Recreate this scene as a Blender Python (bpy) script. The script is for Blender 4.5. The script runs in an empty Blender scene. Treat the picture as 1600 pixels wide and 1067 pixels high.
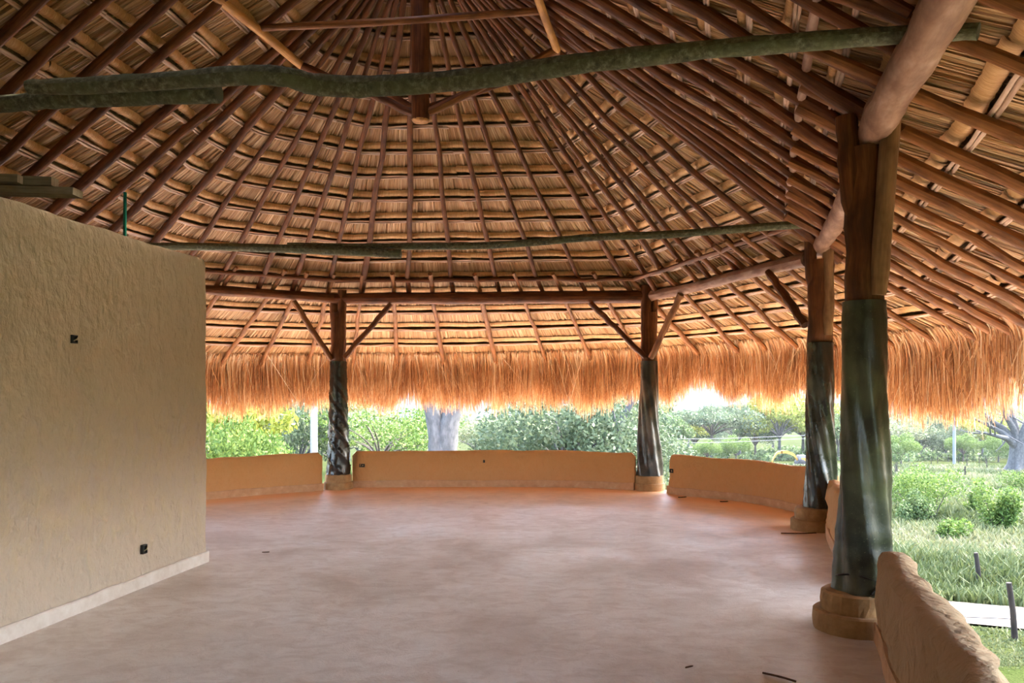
import bpy, math, random
import numpy as np
from mathutils import Vector

random.seed(7)
rng = np.random.default_rng(7)
SC = bpy.context.scene
COL = SC.collection
PI = math.pi

# ------------------------------------------------------------------ camera
cam_d = bpy.data.cameras.new('camera')
cam = bpy.data.objects.new('camera', cam_d)
COL.objects.link(cam)
cam.location = (0, 0, 1.6)
cam.rotation_euler = (PI / 2, 0, 0)
cam_d.sensor_width = 36.0
cam_d.lens = 27.0
cam_d.shift_y = 0.049
cam_d.clip_end = 6000
cam_d.clip_start = 0.05
SC.camera = cam

# ------------------------------------------------------------------ world, sun, exposure
world = bpy.data.worlds.new('world')
SC.world = world
world.use_nodes = True
wn = world.node_tree
for n in list(wn.nodes):
    wn.nodes.remove(n)
w_out = wn.nodes.new('ShaderNodeOutputWorld')
w_bg = wn.nodes.new('ShaderNodeBackground')
w_sky = wn.nodes.new('ShaderNodeTexSky')
w_sky.sky_type = 'NISHITA'
w_sky.sun_disc = False
w_sky.sun_elevation = math.radians(58)
w_sky.sun_rotation = math.radians(60)
w_sky.altitude = 200
w_sky.air_density = 1.0
w_sky.dust_density = 5.0
w_sky.ozone_density = 1.0
wn.links.new(w_sky.outputs[0], w_bg.inputs[0])
w_bg.inputs[1].default_value = 0.42
wn.links.new(w_bg.outputs[0], w_out.inputs[0])

sun_d = bpy.data.lights.new('sun', 'SUN')
sun_d.energy = 1.5
sun_d.angle = math.radians(1.5)
sun_d.color = (1.0, 0.95, 0.86)
sun = bpy.data.objects.new('sun', sun_d)
COL.objects.link(sun)
SUN_DIR = Vector((0.52, 0.30, 0.92)).normalized()      # towards the sun
sun.rotation_euler = SUN_DIR.to_track_quat('Z', 'Y').to_euler()

SC.view_settings.view_transform = 'Standard'
SC.view_settings.look = 'None'
SC.view_settings.exposure = 2.9
SC.view_settings.gamma = 1.0
SC.view_settings.use_curve_mapping = False
try:
    SC.cycles.max_bounces = 10
    SC.cycles.diffuse_bounces = 7
    SC.cycles.glossy_bounces = 3
    SC.cycles.transmission_bounces = 4
    SC.cycles.transparent_max_bounces = 8
    SC.cycles.use_denoising = True
except Exception:
    pass


# ------------------------------------------------------------------ mesh helpers
class MB:
    """Collects grids of vertices (n grids of a x b points each) into one mesh."""
    def __init__(self):
        self.co, self.uv, self.fc, self.tn = [], [], [], []
        self.nv = 0

    def grids(self, P, UV=None, tone=None):
        P = np.asarray(P, float)
        n, a, b, _ = P.shape
        if UV is None:
            gy, gx = np.meshgrid(np.arange(a), np.arange(b), indexing='ij')
            UV = np.broadcast_to(np.stack([gx, gy], -1)[None] * 0.1, (n, a, b, 2))
        if tone is None:
            tone = np.full(n, 0.5)
        idx = np.arange(n * a * b).reshape(n, a, b) + self.nv
        q = np.stack([idx[:, :-1, :-1], idx[:, :-1, 1:], idx[:, 1:, 1:], idx[:, 1:, :-1]], -1).reshape(-1, 4)
        self.co.append(P.reshape(-1, 3))
        self.uv.append(np.asarray(UV, float).reshape(-1, 2))
        tone = np.asarray(tone, float)
        self.tn.append(tone.ravel() if tone.ndim == 3 else np.repeat(tone, a * b))
        self.fc.append(q)
        self.nv += n * a * b
        return self

    def tube(self, pts, r, sides=8, cap=True, wob=0.0, tone=0.5, seed=None):
        pts = np.asarray(pts, float)
        k = len(pts)
        r = np.broadcast_to(np.asarray(r, float), (k,))
        t = np.gradient(pts, axis=0)
        t /= np.linalg.norm(t, axis=1)[:, None] + 1e-9
        ref = np.array([0, 0, 1.0]) if abs(t[0][2]) < 0.9 else np.array([1.0, 0, 0])
        rg = np.random.default_rng(seed if seed is not None else int(abs(pts[0]).sum() * 1000) % 99991)
        u = np.cross(t, ref)
        u /= np.linalg.norm(u, axis=1)[:, None] + 1e-9
        v = np.cross(u, t)
        ang = np.linspace(0, 2 * PI, sides + 1)
        rr = r[:, None] * (1 + wob * rg.normal(size=(k, sides + 1)))
        rr[:, -1] = rr[:, 0]
        P = pts[:, None] + rr[..., None] * (np.cos(ang)[None, :, None] * u[:, None] + np.sin(ang)[None, :, None] * v[:, None])
        L = np.concatenate([[0], np.cumsum(np.linalg.norm(np.diff(pts, axis=0), axis=1))])
        off = rg.random() * 20
        UV = np.stack(np.broadcast_arrays((ang / (2 * PI) * 2 * PI * r.mean())[None, :] + off, L[:, None] + off), -1)
        self.grids(P[None], UV[None], [tone])
        if cap:
            for e in (0, -1):
                C = np.broadcast_to(pts[e], P[e].shape)
                G = np.stack([C, P[e]] if e == 0 else [P[e], C])
                U2 = np.stack([np.full((sides + 1, 2), off), UV[e]])
                self.grids(G[None], U2[None], [min(1.0, tone + 0.25)])
        return self

    def box(self, c, s, rot=0.0, tone=0.5):
        c = np.asarray(c, float)
        h = np.asarray(s, float) / 2
        cr, sr = math.cos(rot), math.sin(rot)
        def tr(p):
            p = np.asarray(p, float) * h
            return c + np.stack([p[..., 0] * cr - p[..., 1] * sr, p[..., 0] * sr + p[..., 1] * cr, p[..., 2]], -1)
        F = [[(-1, -1, -1), (-1, 1, -1), (1, -1, -1), (1, 1, -1)], [(-1, -1, 1), (1, -1, 1), (-1, 1, 1), (1, 1, 1)],
             [(-1, -1, -1), (1, -1, -1), (-1, -1, 1), (1, -1, 1)], [(-1, 1, -1), (-1, 1, 1), (1, 1, -1), (1, 1, 1)],
             [(-1, -1, -1), (-1, -1, 1), (-1, 1, -1), (-1, 1, 1)], [(1, -1, -1), (1, 1, -1), (1, -1, 1), (1, 1, 1)]]
        P = tr(np.array(F).reshape(6, 2, 2, 3))
        self.grids(P, P[..., :2] + P[..., 2:3] * 0.7, np.full(6, tone))
        return self

    def lathe(self, c, prof, n=32, tone=0.5, wob=0.0, seed=1):
        rg = np.random.default_rng(seed)
        ang = np.linspace(0, 2 * PI, n + 1)
        prof = np.asarray(prof, float)
        w = 1 + wob * rg.normal(size=(len(prof), n + 1))
        w[:, -1] = w[:, 0]
        R = prof[:, 0][:, None] * w
        P = np.stack([c[0] + R * np.cos(ang), c[1] + R * np.sin(ang), np.broadcast_to((c[2] + prof[:, 1])[:, None], R.shape)], -1)
        UV = np.stack(np.broadcast_arrays((ang * prof[:, 0].max())[None], prof[:, 1][:, None]), -1)
        self.grids(P[None], UV[None], [tone])
        return self

    def mesh(self, name, mat, smooth=True):
        co = np.concatenate(self.co)
        fc = np.concatenate(self.fc)
        uv = np.concatenate(self.uv)
        tn = np.concatenate(self.tn)
        me = bpy.data.meshes.new(name)
        me.vertices.add(len(co))
        me.vertices.foreach_set('co', co.astype(np.float32).ravel())
        me.loops.add(len(fc) * 4)
        me.loops.foreach_set('vertex_index', fc.ravel().astype(np.int32))
        me.polygons.add(len(fc))
        me.polygons.foreach_set('loop_start', np.arange(0, len(fc) * 4, 4, dtype=np.int32))
        me.polygons.foreach_set('use_smooth', np.full(len(fc), smooth))
        ul = me.uv_layers.new(name='UVMap')
        ul.data.foreach_set('uv', uv[fc.ravel()].astype(np.float32).ravel())
        at = me.attributes.new('tone', 'FLOAT', 'POINT')
        at.data.foreach_set('value', tn.astype(np.float32))
        me.update(calc_edges=True)
        me.validate()
        me.materials.append(mat)
        return me

    def build(self, name, mat, parent=None, smooth=True, kind=None):
        return link(name, self.mesh(name, mat, smooth), parent, kind)


def link(name, me, parent=None, kind=None):
    o = bpy.data.objects.new(name, me)
    COL.objects.link(o)
    if parent is not None:
        o.parent = parent
        o.matrix_parent_inverse = parent.matrix_world.inverted() if False else o.matrix_parent_inverse
    if kind:
        o['kind'] = kind
    return o


def empty(name):
    o = bpy.data.objects.new(name, None)
    o.empty_display_size = 0.1
    COL.objects.link(o)
    return o


def tag(o, label=None, cat=None, group=None, kind=None):
    if label:
        o['label'] = label
    if cat:
        o['category'] = cat
    if group:
        o['group'] = group
    if kind:
        o['kind'] = kind
    return o


# ------------------------------------------------------------------ materials
class NT:
    def __init__(self, name):
        self.m = bpy.data.materials.new(name)
        self.m.use_nodes = True
        self.t = self.m.node_tree
        self.b = self.t.nodes['Principled BSDF']
        self.out = self.t.nodes['Material Output']

    def n(self, kind, **kw):
        nd = self.t.nodes.new(kind)
        for k, v in kw.items():
            setattr(nd, k, v)
        return nd

    def l(self, a, b):
        self.t.links.new(a, b)

    def coord(self, kind='UV', scale=(1, 1, 1)):
        c = self.n('ShaderNodeTexCoord')
        mp = self.n('ShaderNodeMapping')
        mp.inputs['Scale'].default_value = scale
        self.l(c.outputs[kind], mp.inputs['Vector'])
        return mp.outputs[0]

    def noise(self, vec, scale=5, detail=4, rough=0.6, dist=0.0):
        nz = self.n('ShaderNodeTexNoise')
        nz.inputs['Scale'].default_value = scale
        nz.inputs['Detail'].default_value = detail
        nz.inputs['Roughness'].default_value = rough
        nz.inputs['Distortion'].default_value = dist
        if vec is not None:
            self.l(vec, nz.inputs['Vector'])
        return nz.outputs['Fac']

    def ramp(self, fac, stops):
        r = self.n('ShaderNodeValToRGB')
        e = r.color_ramp.elements
        while len(e) < len(stops):
            e.new(0.5)
        for el, (p, c) in zip(e, stops):
            el.position = p
            el.color = (*c, 1) if len(c) == 3 else c
        self.l(fac, r.inputs[0])
        return r.outputs[0]

    def mix(self, fac, a, b, mode='MIX'):
        mx = self.n('ShaderNodeMix', data_type='RGBA', blend_type=mode)
        for s, v in ((0, fac), (6, a), (7, b)):
            if hasattr(v, 'is_linked'):
                self.l(v, mx.inputs[s])
            elif s == 0:
                mx.inputs[0].default_value = v
            else:
                mx.inputs[s].default_value = (*v, 1)
        return mx.outputs[2]

    def math(self, op, a, b=0.5):
        nd = self.n('ShaderNodeMath', operation=op)
        for s, v in ((0, a), (1, b)):
            if hasattr(v, 'is_linked'):
                self.l(v, nd.inputs[s])
            else:
                nd.inputs[s].default_value = v
        return nd.outputs[0]

    def attr(self, name='tone'):
        a = self.n('ShaderNodeAttribute', attribute_name=name)
        return a.outputs['Fac']

    def bump(self, h, strength=0.4, dist=0.02):
        b = self.n('ShaderNodeBump')
        b.inputs['Strength'].default_value = strength
        b.inputs['Distance'].default_value = dist
        self.l(h, b.inputs['Height'])
        self.l(b.outputs[0], self.b.inputs['Normal'])

    def col(self, c):
        if hasattr(c, 'is_linked'):
            self.l(c, self.b.inputs['Base Color'])
        else:
            self.b.inputs['Base Color'].default_value = (*c, 1)

    def rough(self, r):
        if hasattr(r, 'is_linked'):
            self.l(r, self.b.inputs['Roughness'])
        else:
            self.b.inputs['Roughness'].default_value = r

    def translucent(self, colour, w):
        tr = self.n('ShaderNodeBsdfTranslucent')
        if hasattr(colour, 'is_linked'):
            self.l(colour, tr.inputs[0])
        else:
            tr.inputs[0].default_value = (*colour, 1)
        ms = self.n('ShaderNodeMixShader')
        ms.inputs[0].default_value = w
        self.l(self.b.outputs[0], ms.inputs[1])
        self.l(tr.outputs[0], ms.inputs[2])
        self.l(ms.outputs[0], self.out.inputs[0])


def wood(name, dark, mid, light, rough=0.6, streak=(60, 2.2, 1), bump=0.35):
    k = NT(name)
    v = k.coord('UV', streak)
    f = k.noise(v, 1.0, 5, 0.65, 0.4)
    g = k.noise(k.coord('UV', (6, 3, 1)), 1.0, 3)
    c = k.ramp(f, [(0.25, dark), (0.52, mid), (0.8, light)])
    c = k.mix(k.math('MULTIPLY', k.attr(), 0.55), c, light)
    c = k.mix(k.ramp(g, [(0.42, (0, 0, 0)), (0.66, (0.7, 0.7, 0.7))]), c, dark)
    k.col(c)
    k.rough(rough)
    k.bump(k.math('ADD', f, k.math('MULTIPLY', g, 1.2)), bump * 1.5, 0.012)
    k.b.inputs['Specular IOR Level'].default_value = 0.25
    return k.m


M = {}
M['rafter'] = wood('rafter_wood', (0.04, 0.011, 0.0035), (0.15, 0.045, 0.011), (0.30, 0.11, 0.03), 0.5)
M['eave'] = wood('eave_wood', (0.075, 0.022, 0.006), (0.25, 0.09, 0.024), (0.46, 0.20, 0.065), 0.5)
M['beam'] = wood('beam_wood', (0.045, 0.013, 0.004), (0.17, 0.053, 0.015), (0.33, 0.13, 0.045), 0.55)
M['post'] = wood('post_wood', (0.045, 0.014, 0.005), (0.14, 0.045, 0.012), (0.29, 0.115, 0.036), 0.5, (30, 1.6, 1))
M['slab'] = wood('split_slab', (0.09, 0.04, 0.016), (0.24, 0.125, 0.055), (0.38, 0.23, 0.115), 0.6, (30, 1.6, 1))
M['palelog'] = wood('debarked_log', (0.15, 0.062, 0.035), (0.35, 0.19, 0.12), (0.54, 0.37, 0.285), 0.6, (9, 2.2, 1), 0.5)
M['orangepole'] = wood('peeled_pole', (0.30, 0.12, 0.035), (0.62, 0.29, 0.075), (0.78, 0.42, 0.15), 0.5)
M['greywood'] = wood('weathered_board', (0.17, 0.14, 0.08), (0.32, 0.27, 0.17), (0.46, 0.40, 0.28), 0.8, (40, 2, 1))
M['batten'] = wood('batten_twig', (0.34, 0.18, 0.11), (0.60, 0.40, 0.28), (0.76, 0.58, 0.46), 0.6)

k = NT('mossy_bark')
v = k.coord('UV', (1, 1, 1))
f1 = k.noise(v, 22, 5, 0.7)
f2 = k.noise(v, 5, 4, 0.6, 0.6)
c = k.ramp(f1, [(0.3, (0.025, 0.021, 0.010)), (0.5, (0.10, 0.093, 0.048)), (0.70, (0.27, 0.26, 0.17))])
c = k.mix(k.ramp(f2, [(0.42, (0, 0, 0)), (0.62, (0.75, 0.75, 0.75))]), c, (0.11, 0.112, 0.048))
k.col(c); k.rough(0.85); k.bump(f1, 0.7, 0.012)
M['moss'] = k.m

k = NT('straw_sheet')
v = k.coord('UV', (230, 3.0, 1))
f = k.noise(v, 1.0, 4, 0.7, 0.1)
t = k.math('ADD', k.math('MULTIPLY', k.attr(), 0.55), k.math('MULTIPLY', f, 0.55))
k.col(k.ramp(t, [(0.22, (0.17, 0.066, 0.02)), (0.5, (0.51, 0.275, 0.108)), (0.80, (0.83, 0.59, 0.33))]))
k.rough(0.55); k.bump(f, 0.6, 0.006)
M['straw'] = k.m

k = NT('straw_roll')
v = k.coord('UV', (110, 9, 1))
f = k.noise(v, 1.0, 4, 0.7, 0.3)
t = k.math('ADD', k.math('MULTIPLY', k.attr(), 0.3), k.math('MULTIPLY', f, 0.75))
k.col(k.ramp(t, [(0.22, (0.25, 0.095, 0.026)), (0.5, (0.58, 0.30, 0.10)), (0.85, (0.88, 0.60, 0.31))]))
k.rough(0.6); k.bump(f, 0.8, 0.01)
M['roll'] = k.m

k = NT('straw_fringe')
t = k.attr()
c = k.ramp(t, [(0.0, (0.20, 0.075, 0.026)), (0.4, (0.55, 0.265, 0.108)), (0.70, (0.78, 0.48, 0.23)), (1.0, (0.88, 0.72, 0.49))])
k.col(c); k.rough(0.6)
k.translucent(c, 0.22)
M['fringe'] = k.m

k = NT('thatch_outer')
f = k.noise(k.coord('Object', (1, 1, 1)), 9, 5, 0.7)
k.col(k.ramp(f, [(0.3, (0.16, 0.09, 0.04)), (0.7, (0.40, 0.27, 0.14))]))
k.rough(0.9); k.bump(f, 0.8, 0.05)
M['cover'] = k.m


def plaster(name, a, b, dirt, dirt_h, scale=1.0, bump=0.7):
    k = NT(name)
    v = k.coord('Object', (1, 1, 0.62))
    f1 = k.noise(v, 11 * scale, 3, 0.5, 0.3)
    f2 = k.noise(v, 24 * scale, 4, 0.6, 0.2)
    f3 = k.noise(k.coord('Object', (1, 1, 1)), 1.3, 4, 0.6)
    c = k.mix(f3, a, b)
    if dirt is not None:
        geo = k.n('ShaderNodeNewGeometry')
        sep = k.n('ShaderNodeSeparateXYZ')
        k.l(geo.outputs['Position'], sep.inputs[0])
        z = k.math('ADD', sep.outputs[2], k.math('MULTIPLY', k.math('SUBTRACT', f1, 0.5), dirt_h * 1.6))
        m = k.ramp(k.math('DIVIDE', z, dirt_h), [(0.25, (0.8, 0.8, 0.8)), (1.0, (0, 0, 0))])
        c = k.mix(m, c, dirt)
    c = k.mix(k.ramp(f2, [(0.30, (0.12, 0.12, 0.12)), (0.48, (0, 0, 0))]), c, tuple(x * 0.62 for x in a))
    k.col(c); k.rough(0.85)
    h = k.math('ADD', f1, k.math('MULTIPLY', f2, 0.45))
    k.bump(h, bump, 0.05)
    return k.m


M['wall'] = plaster('cream_plaster', (0.53, 0.43, 0.265), (0.58, 0.48, 0.305), (0.52, 0.435, 0.355), 1.5, 0.9, 1.0)
M['parapet'] = plaster('warm_lit_plaster', (0.54, 0.275, 0.09), (0.60, 0.32, 0.12), (0.58, 0.32, 0.13), 0.5, 1.3, 0.4)  # same beige plaster, with warm bounce light put into its colour
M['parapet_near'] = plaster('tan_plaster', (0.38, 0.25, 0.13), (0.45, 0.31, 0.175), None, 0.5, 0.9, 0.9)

k = NT('cement_skirting')
f = k.noise(k.coord('Object'), 9, 5, 0.65)
k.col(k.ramp(f, [(0.3, (0.48, 0.27, 0.13)), (0.6, (0.57, 0.345, 0.19)), (0.8, (0.64, 0.45, 0.30))]))
k.rough(0.8); k.bump(f, 0.4, 0.01)
M['skirting'] = k.m

k = NT('plinth_cement')
f = k.noise(k.coord('Object'), 11, 5, 0.65)
k.col(k.ramp(f, [(0.3, (0.30, 0.17, 0.07)), (0.6, (0.42, 0.26, 0.115)), (0.8, (0.50, 0.34, 0.19))]))
k.rough(0.85); k.bump(f, 0.5, 0.01)
M['plinth'] = k.m

k = NT('dusty_floor')
v = k.coord('Object')
f1 = k.noise(v, 1.1, 6, 0.62, 0.7)
f2 = k.noise(k.coord('Object', (1, 1.5, 1)), 5.0, 7, 0.72, 0.6)
f3 = k.noise(v, 60, 3, 0.7)
c = k.ramp(f1, [(0.3, (0.60, 0.51, 0.43)), (0.5, (0.73, 0.665, 0.59)), (0.72, (0.81, 0.77, 0.72))])
c = k.mix(k.ramp(f2, [(0.38, (0.6, 0.6, 0.6)), (0.56, (0, 0, 0))]), c, (0.55, 0.45, 0.37))
c = k.mix(k.ramp(f3, [(0.27, (0.8, 0.8, 0.8)), (0.35, (0, 0, 0))]), c, (0.22, 0.11, 0.06))
vor = k.n('ShaderNodeTexVoronoi', feature='DISTANCE_TO_EDGE')
vor.inputs['Scale'].default_value = 6.5
mpv = k.n('ShaderNodeMix', data_type='RGBA')
mpv.inputs[0].default_value = 0.25
k.l(v, mpv.inputs[6])
nzc = k.n('ShaderNodeTexNoise'); nzc.inputs['Scale'].default_value = 2.5
k.l(v, nzc.inputs['Vector']); k.l(nzc.outputs['Color'], mpv.inputs[7])
k.l(mpv.outputs[2], vor.inputs['Vector'])
plates = k.math('MULTIPLY', k.ramp(vor.outputs['Distance'], [(0.03, (0, 0, 0)), (0.10, (1, 1, 1))]),
                k.ramp(k.noise(v, 0.75, 2, 0.5), [(0.55, (0, 0, 0)), (0.66, (1, 1, 1))]))
c = k.mix(k.math('MULTIPLY', plates, 0.32), c, (0.70, 0.60, 0.53))
ed = k.attr('edge')
edn = k.math('ADD', ed, k.math('MULTIPLY', k.math('SUBTRACT', f2, 0.5), 0.5))
c = k.mix(k.ramp(edn, [(0.1, (0, 0, 0)), (0.45, (0.45, 0.45, 0.45)), (0.8, (0.9, 0.9, 0.9))]), c, (0.86, 0.47, 0.20))  # orange mixed in towards the far low walls
k.col(c)
k.rough(k.math('SUBTRACT', k.ramp(f1, [(0.3, (0.62,) * 3), (0.7, (0.42,) * 3)]), k.math('MULTIPLY', plates, 0.12)))
k.bump(k.math('ADD', f2, k.math('MULTIPLY', f3, 0.3)), 0.28, 0.02)
M['floor'] = k.m


def plastic(name, base, dusty, amount, rough=0.22, spec=0.7):
    k = NT(name)
    v = k.coord('UV')
    f = k.noise(k.coord('UV', (1, 0.7, 1)), 3.0, 5, 0.55, 0.3)
    g = k.noise(k.coord('UV', (1.0, 0.35, 1)), 9, 4, 0.55, 0.6)
    s = k.noise(v, 70, 2, 0.5)
    m = k.ramp(f, [(0.62 - amount * 0.3, (0, 0, 0)), (0.80 - amount * 0.25, (0.85, 0.85, 0.85))])
    c = k.mix(m, base, dusty)
    c = k.mix(k.ramp(s, [(0.66, (0, 0, 0)), (0.72, (0.5, 0.5, 0.5))]), c, tuple(min(1, x * 1.5) for x in dusty))
    k.col(c); k.rough(rough)
    k.b.inputs['Specular IOR Level'].default_value = spec
    k.bump(k.math('ADD', g, k.math('MULTIPLY', f, 0.8)), 0.28, 0.03)
    return k.m


M['pl_black'] = plastic('black_plastic', (0.016, 0.013, 0.011), (0.10, 0.08, 0.065), 0.25)
M['pl_grey'] = plastic('grey_black_plastic', (0.022, 0.019, 0.016), (0.17, 0.145, 0.12), 0.7, 0.28)
M['pl_green'] = plastic('green_black_plastic', (0.017, 0.022, 0.013), (0.105, 0.122, 0.066), 0.65, 0.32, 0.5)
M['pl_dgreen'] = plastic('dark_green_plastic', (0.012, 0.014, 0.011), (0.075, 0.085, 0.065), 0.5, 0.22)


def flat(name, c, rough=0.6, metal=0.0):
    k = NT(name)
    f = k.noise(k.coord('Object'), 14, 3)
    k.col(k.mix(f, tuple(x * 0.82 for x in c), tuple(min(1, x * 1.15) for x in c)))
    k.rough(rough)
    k.b.inputs['Metallic'].default_value = metal
    return k.m


M['cord'] = flat('black_cord', (0.012, 0.012, 0.011), 0.4)
M['box'] = flat('outlet_plastic', (0.018, 0.017, 0.014), 0.5)
M['wire'] = flat('wire_copper', (0.55, 0.40, 0.22), 0.5)
M['greenpipe'] = flat('green_pvc', (0.0, 0.16, 0.09), 0.4)
M['poleconc'] = flat('pale_concrete', (0.21, 0.22, 0.23), 0.8)
M['bark_grey'] = wood('grey_bark', (0.05, 0.05, 0.05), (0.095, 0.093, 0.09), (0.15, 0.147, 0.14), 0.9, (5, 1, 1), 0.8)
M['bark_brown'] = wood('brown_bark', (0.05, 0.042, 0.035), (0.10, 0.085, 0.068), (0.16, 0.14, 0.115), 0.9, (5, 1, 1), 0.8)
M['fencewood'] = wood('fence_wood', (0.012, 0.010, 0.008), (0.028, 0.023, 0.019), (0.055, 0.045, 0.037), 0.9)
M['yellow'] = flat('machine_yellow', (0.42, 0.22, 0.03), 0.5)
M['tyre'] = flat('tyre_rubber', (0.02, 0.02, 0.02), 0.8)
M['cab'] = flat('cab_grey', (0.16, 0.17, 0.18), 0.4)
M['dryleaf'] = flat('dry_leaf', (0.10, 0.045, 0.018), 0.8)


def leafmat(name, dark, mid, light, tr=0.3):
    k = NT(name)
    c = k.ramp(k.attr(), [(0.1, dark), (0.5, mid), (0.95, light)])
    k.col(c); k.rough(0.6)
    k.b.inputs['Specular IOR Level'].default_value = 0.2
    k.translucent(c, tr)
    return k.m


M['leaf_bright'] = leafmat('bright_leaves', (0.035, 0.072, 0.014), (0.095, 0.158, 0.032), (0.213, 0.285, 0.072))
M['leaf_mid'] = leafmat('mid_leaves', (0.034, 0.062, 0.022), (0.082, 0.130, 0.043), (0.163, 0.221, 0.086))
M['leaf_blue'] = leafmat('bluish_leaves', (0.040, 0.063, 0.034), (0.092, 0.129, 0.069), (0.172, 0.213, 0.115))
M['leaf_yellow'] = leafmat('yellow_leaves', (0.098, 0.127, 0.019), (0.215, 0.254, 0.044), (0.351, 0.370, 0.088))
M['leaf_pale'] = leafmat('pale_leaves', (0.090, 0.108, 0.054), (0.162, 0.190, 0.090), (0.252, 0.278, 0.154))
M['grass'] = leafmat('field_grass', (0.050, 0.070, 0.023), (0.105, 0.128, 0.052), (0.195, 0.195, 0.105), 0.25)

k = NT('meadow_ground')
f1 = k.noise(k.coord('Object'), 0.12, 6, 0.65)
f2 = k.noise(k.coord('Object'), 1.4, 5, 0.7)
c = k.ramp(f1, [(0.3, (0.020, 0.029, 0.009)), (0.5, (0.032, 0.041, 0.014)), (0.72, (0.055, 0.055, 0.026))])
c = k.mix(k.ramp(f2, [(0.4, (0.6, 0.6, 0.6)), (0.65, (0, 0, 0))]), c, (0.022, 0.034, 0.009))
k.col(c); k.rough(0.95); k.bump(f2, 1.0, 0.3); k.b.inputs['Specular IOR Level'].default_value = 0.0
M['meadow'] = k.m

k = NT('dirt_track')
f = k.noise(k.coord('Object'), 0.9, 6, 0.7)
k.col(k.ramp(f, [(0.3, (0.105, 0.09, 0.078)), (0.7, (0.15, 0.135, 0.12))]))
k.rough(0.95); k.bump(f, 0.4, 0.08); k.b.inputs['Specular IOR Level'].default_value = 0.0
M['dirt'] = k.m

k = NT('bounce_earth')  # pale earth of the added patch that lights the eaves
f = k.noise(k.coord('Object'), 0.7, 6, 0.7)
k.col(k.ramp(f, [(0.3, (0.38, 0.31, 0.24)), (0.7, (0.50, 0.43, 0.36))]))
k.rough(0.95)
M['bounce_ground'] = k.m

k = NT('forested_hill')
f = k.noise(k.coord('Object'), 0.02, 8, 0.75)
k.col(k.ramp(f, [(0.3, (0.020, 0.034, 0.036)), (0.55, (0.033, 0.048, 0.052)), (0.75, (0.055, 0.068, 0.068))]))
k.rough(0.95); k.bump(f, 1.0, 10.0); k.b.inputs['Specular IOR Level'].default_value = 0.0
M['hill'] = k.m


def cr(pts, n=8):
    """Catmull-Rom through the points."""
    p = np.asarray(pts, float)
    p = np.concatenate([[2 * p[0] - p[1]], p, [2 * p[-1] - p[-2]]])
    out = []
    for i in range(1, len(p) - 2):
        t = np.linspace(0, 1, n, endpoint=False)[:, None]
        a, b, c_, d = p[i - 1], p[i], p[i + 1], p[i + 2]
        out.append(0.5 * (2 * b + (c_ - a) * t + (2 * a - 5 * b + 4 * c_ - d) * t ** 2 + (3 * b - a - 3 * c_ + d) * t ** 3))
    out.append(p[-2][None])
    return np.concatenate(out)


def wavy(p0, p1, n=9, amp=0.012, seed=0):
    rg = np.random.default_rng(seed)
    t = np.linspace(0, 1, n)[:, None]
    p = np.asarray(p0, float) * (1 - t) + np.asarray(p1, float) * t
    j = rg.normal(size=(n, 3)) * amp
    j[0] = 0
    j[-1] *= 0.3
    return p + j


EYE = 1.6

# ================================================================== SETTING
# ---- parapet line (inner face, plan) by segment
W_FARLEFT = [(-6.2, 9.7), (-5.35, 10.7), (-4.48, 11.43), (-3.75, 12.0), (-3.06, 12.45)]
W_FAR = [(-2.66, 12.80), (-1.6, 12.9), (-0.43, 12.92), (0.6, 12.88), (1.4, 12.72), (1.98, 12.47)]
W_FARRIGHT = [(2.46, 12.15), (2.62, 11.85), (3.08, 11.45), (3.46, 11.0), (3.72, 10.4), (3.83, 9.85), (3.83, 9.35)]
W_RIGHT = [(3.60, 8.78), (3.40, 8.24), (3.16, 7.5), (2.92, 6.75), (2.76, 6.28)]
W_NEAR = [(2.34, 4.92), (2.22, 4.58), (2.05, 4.15), (1.75, 3.2), (1.43, 2.2), (1.0, 0.8), (0.6, -0.5), (-0.2, -3.0), (-0.9, -5.2)]


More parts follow.
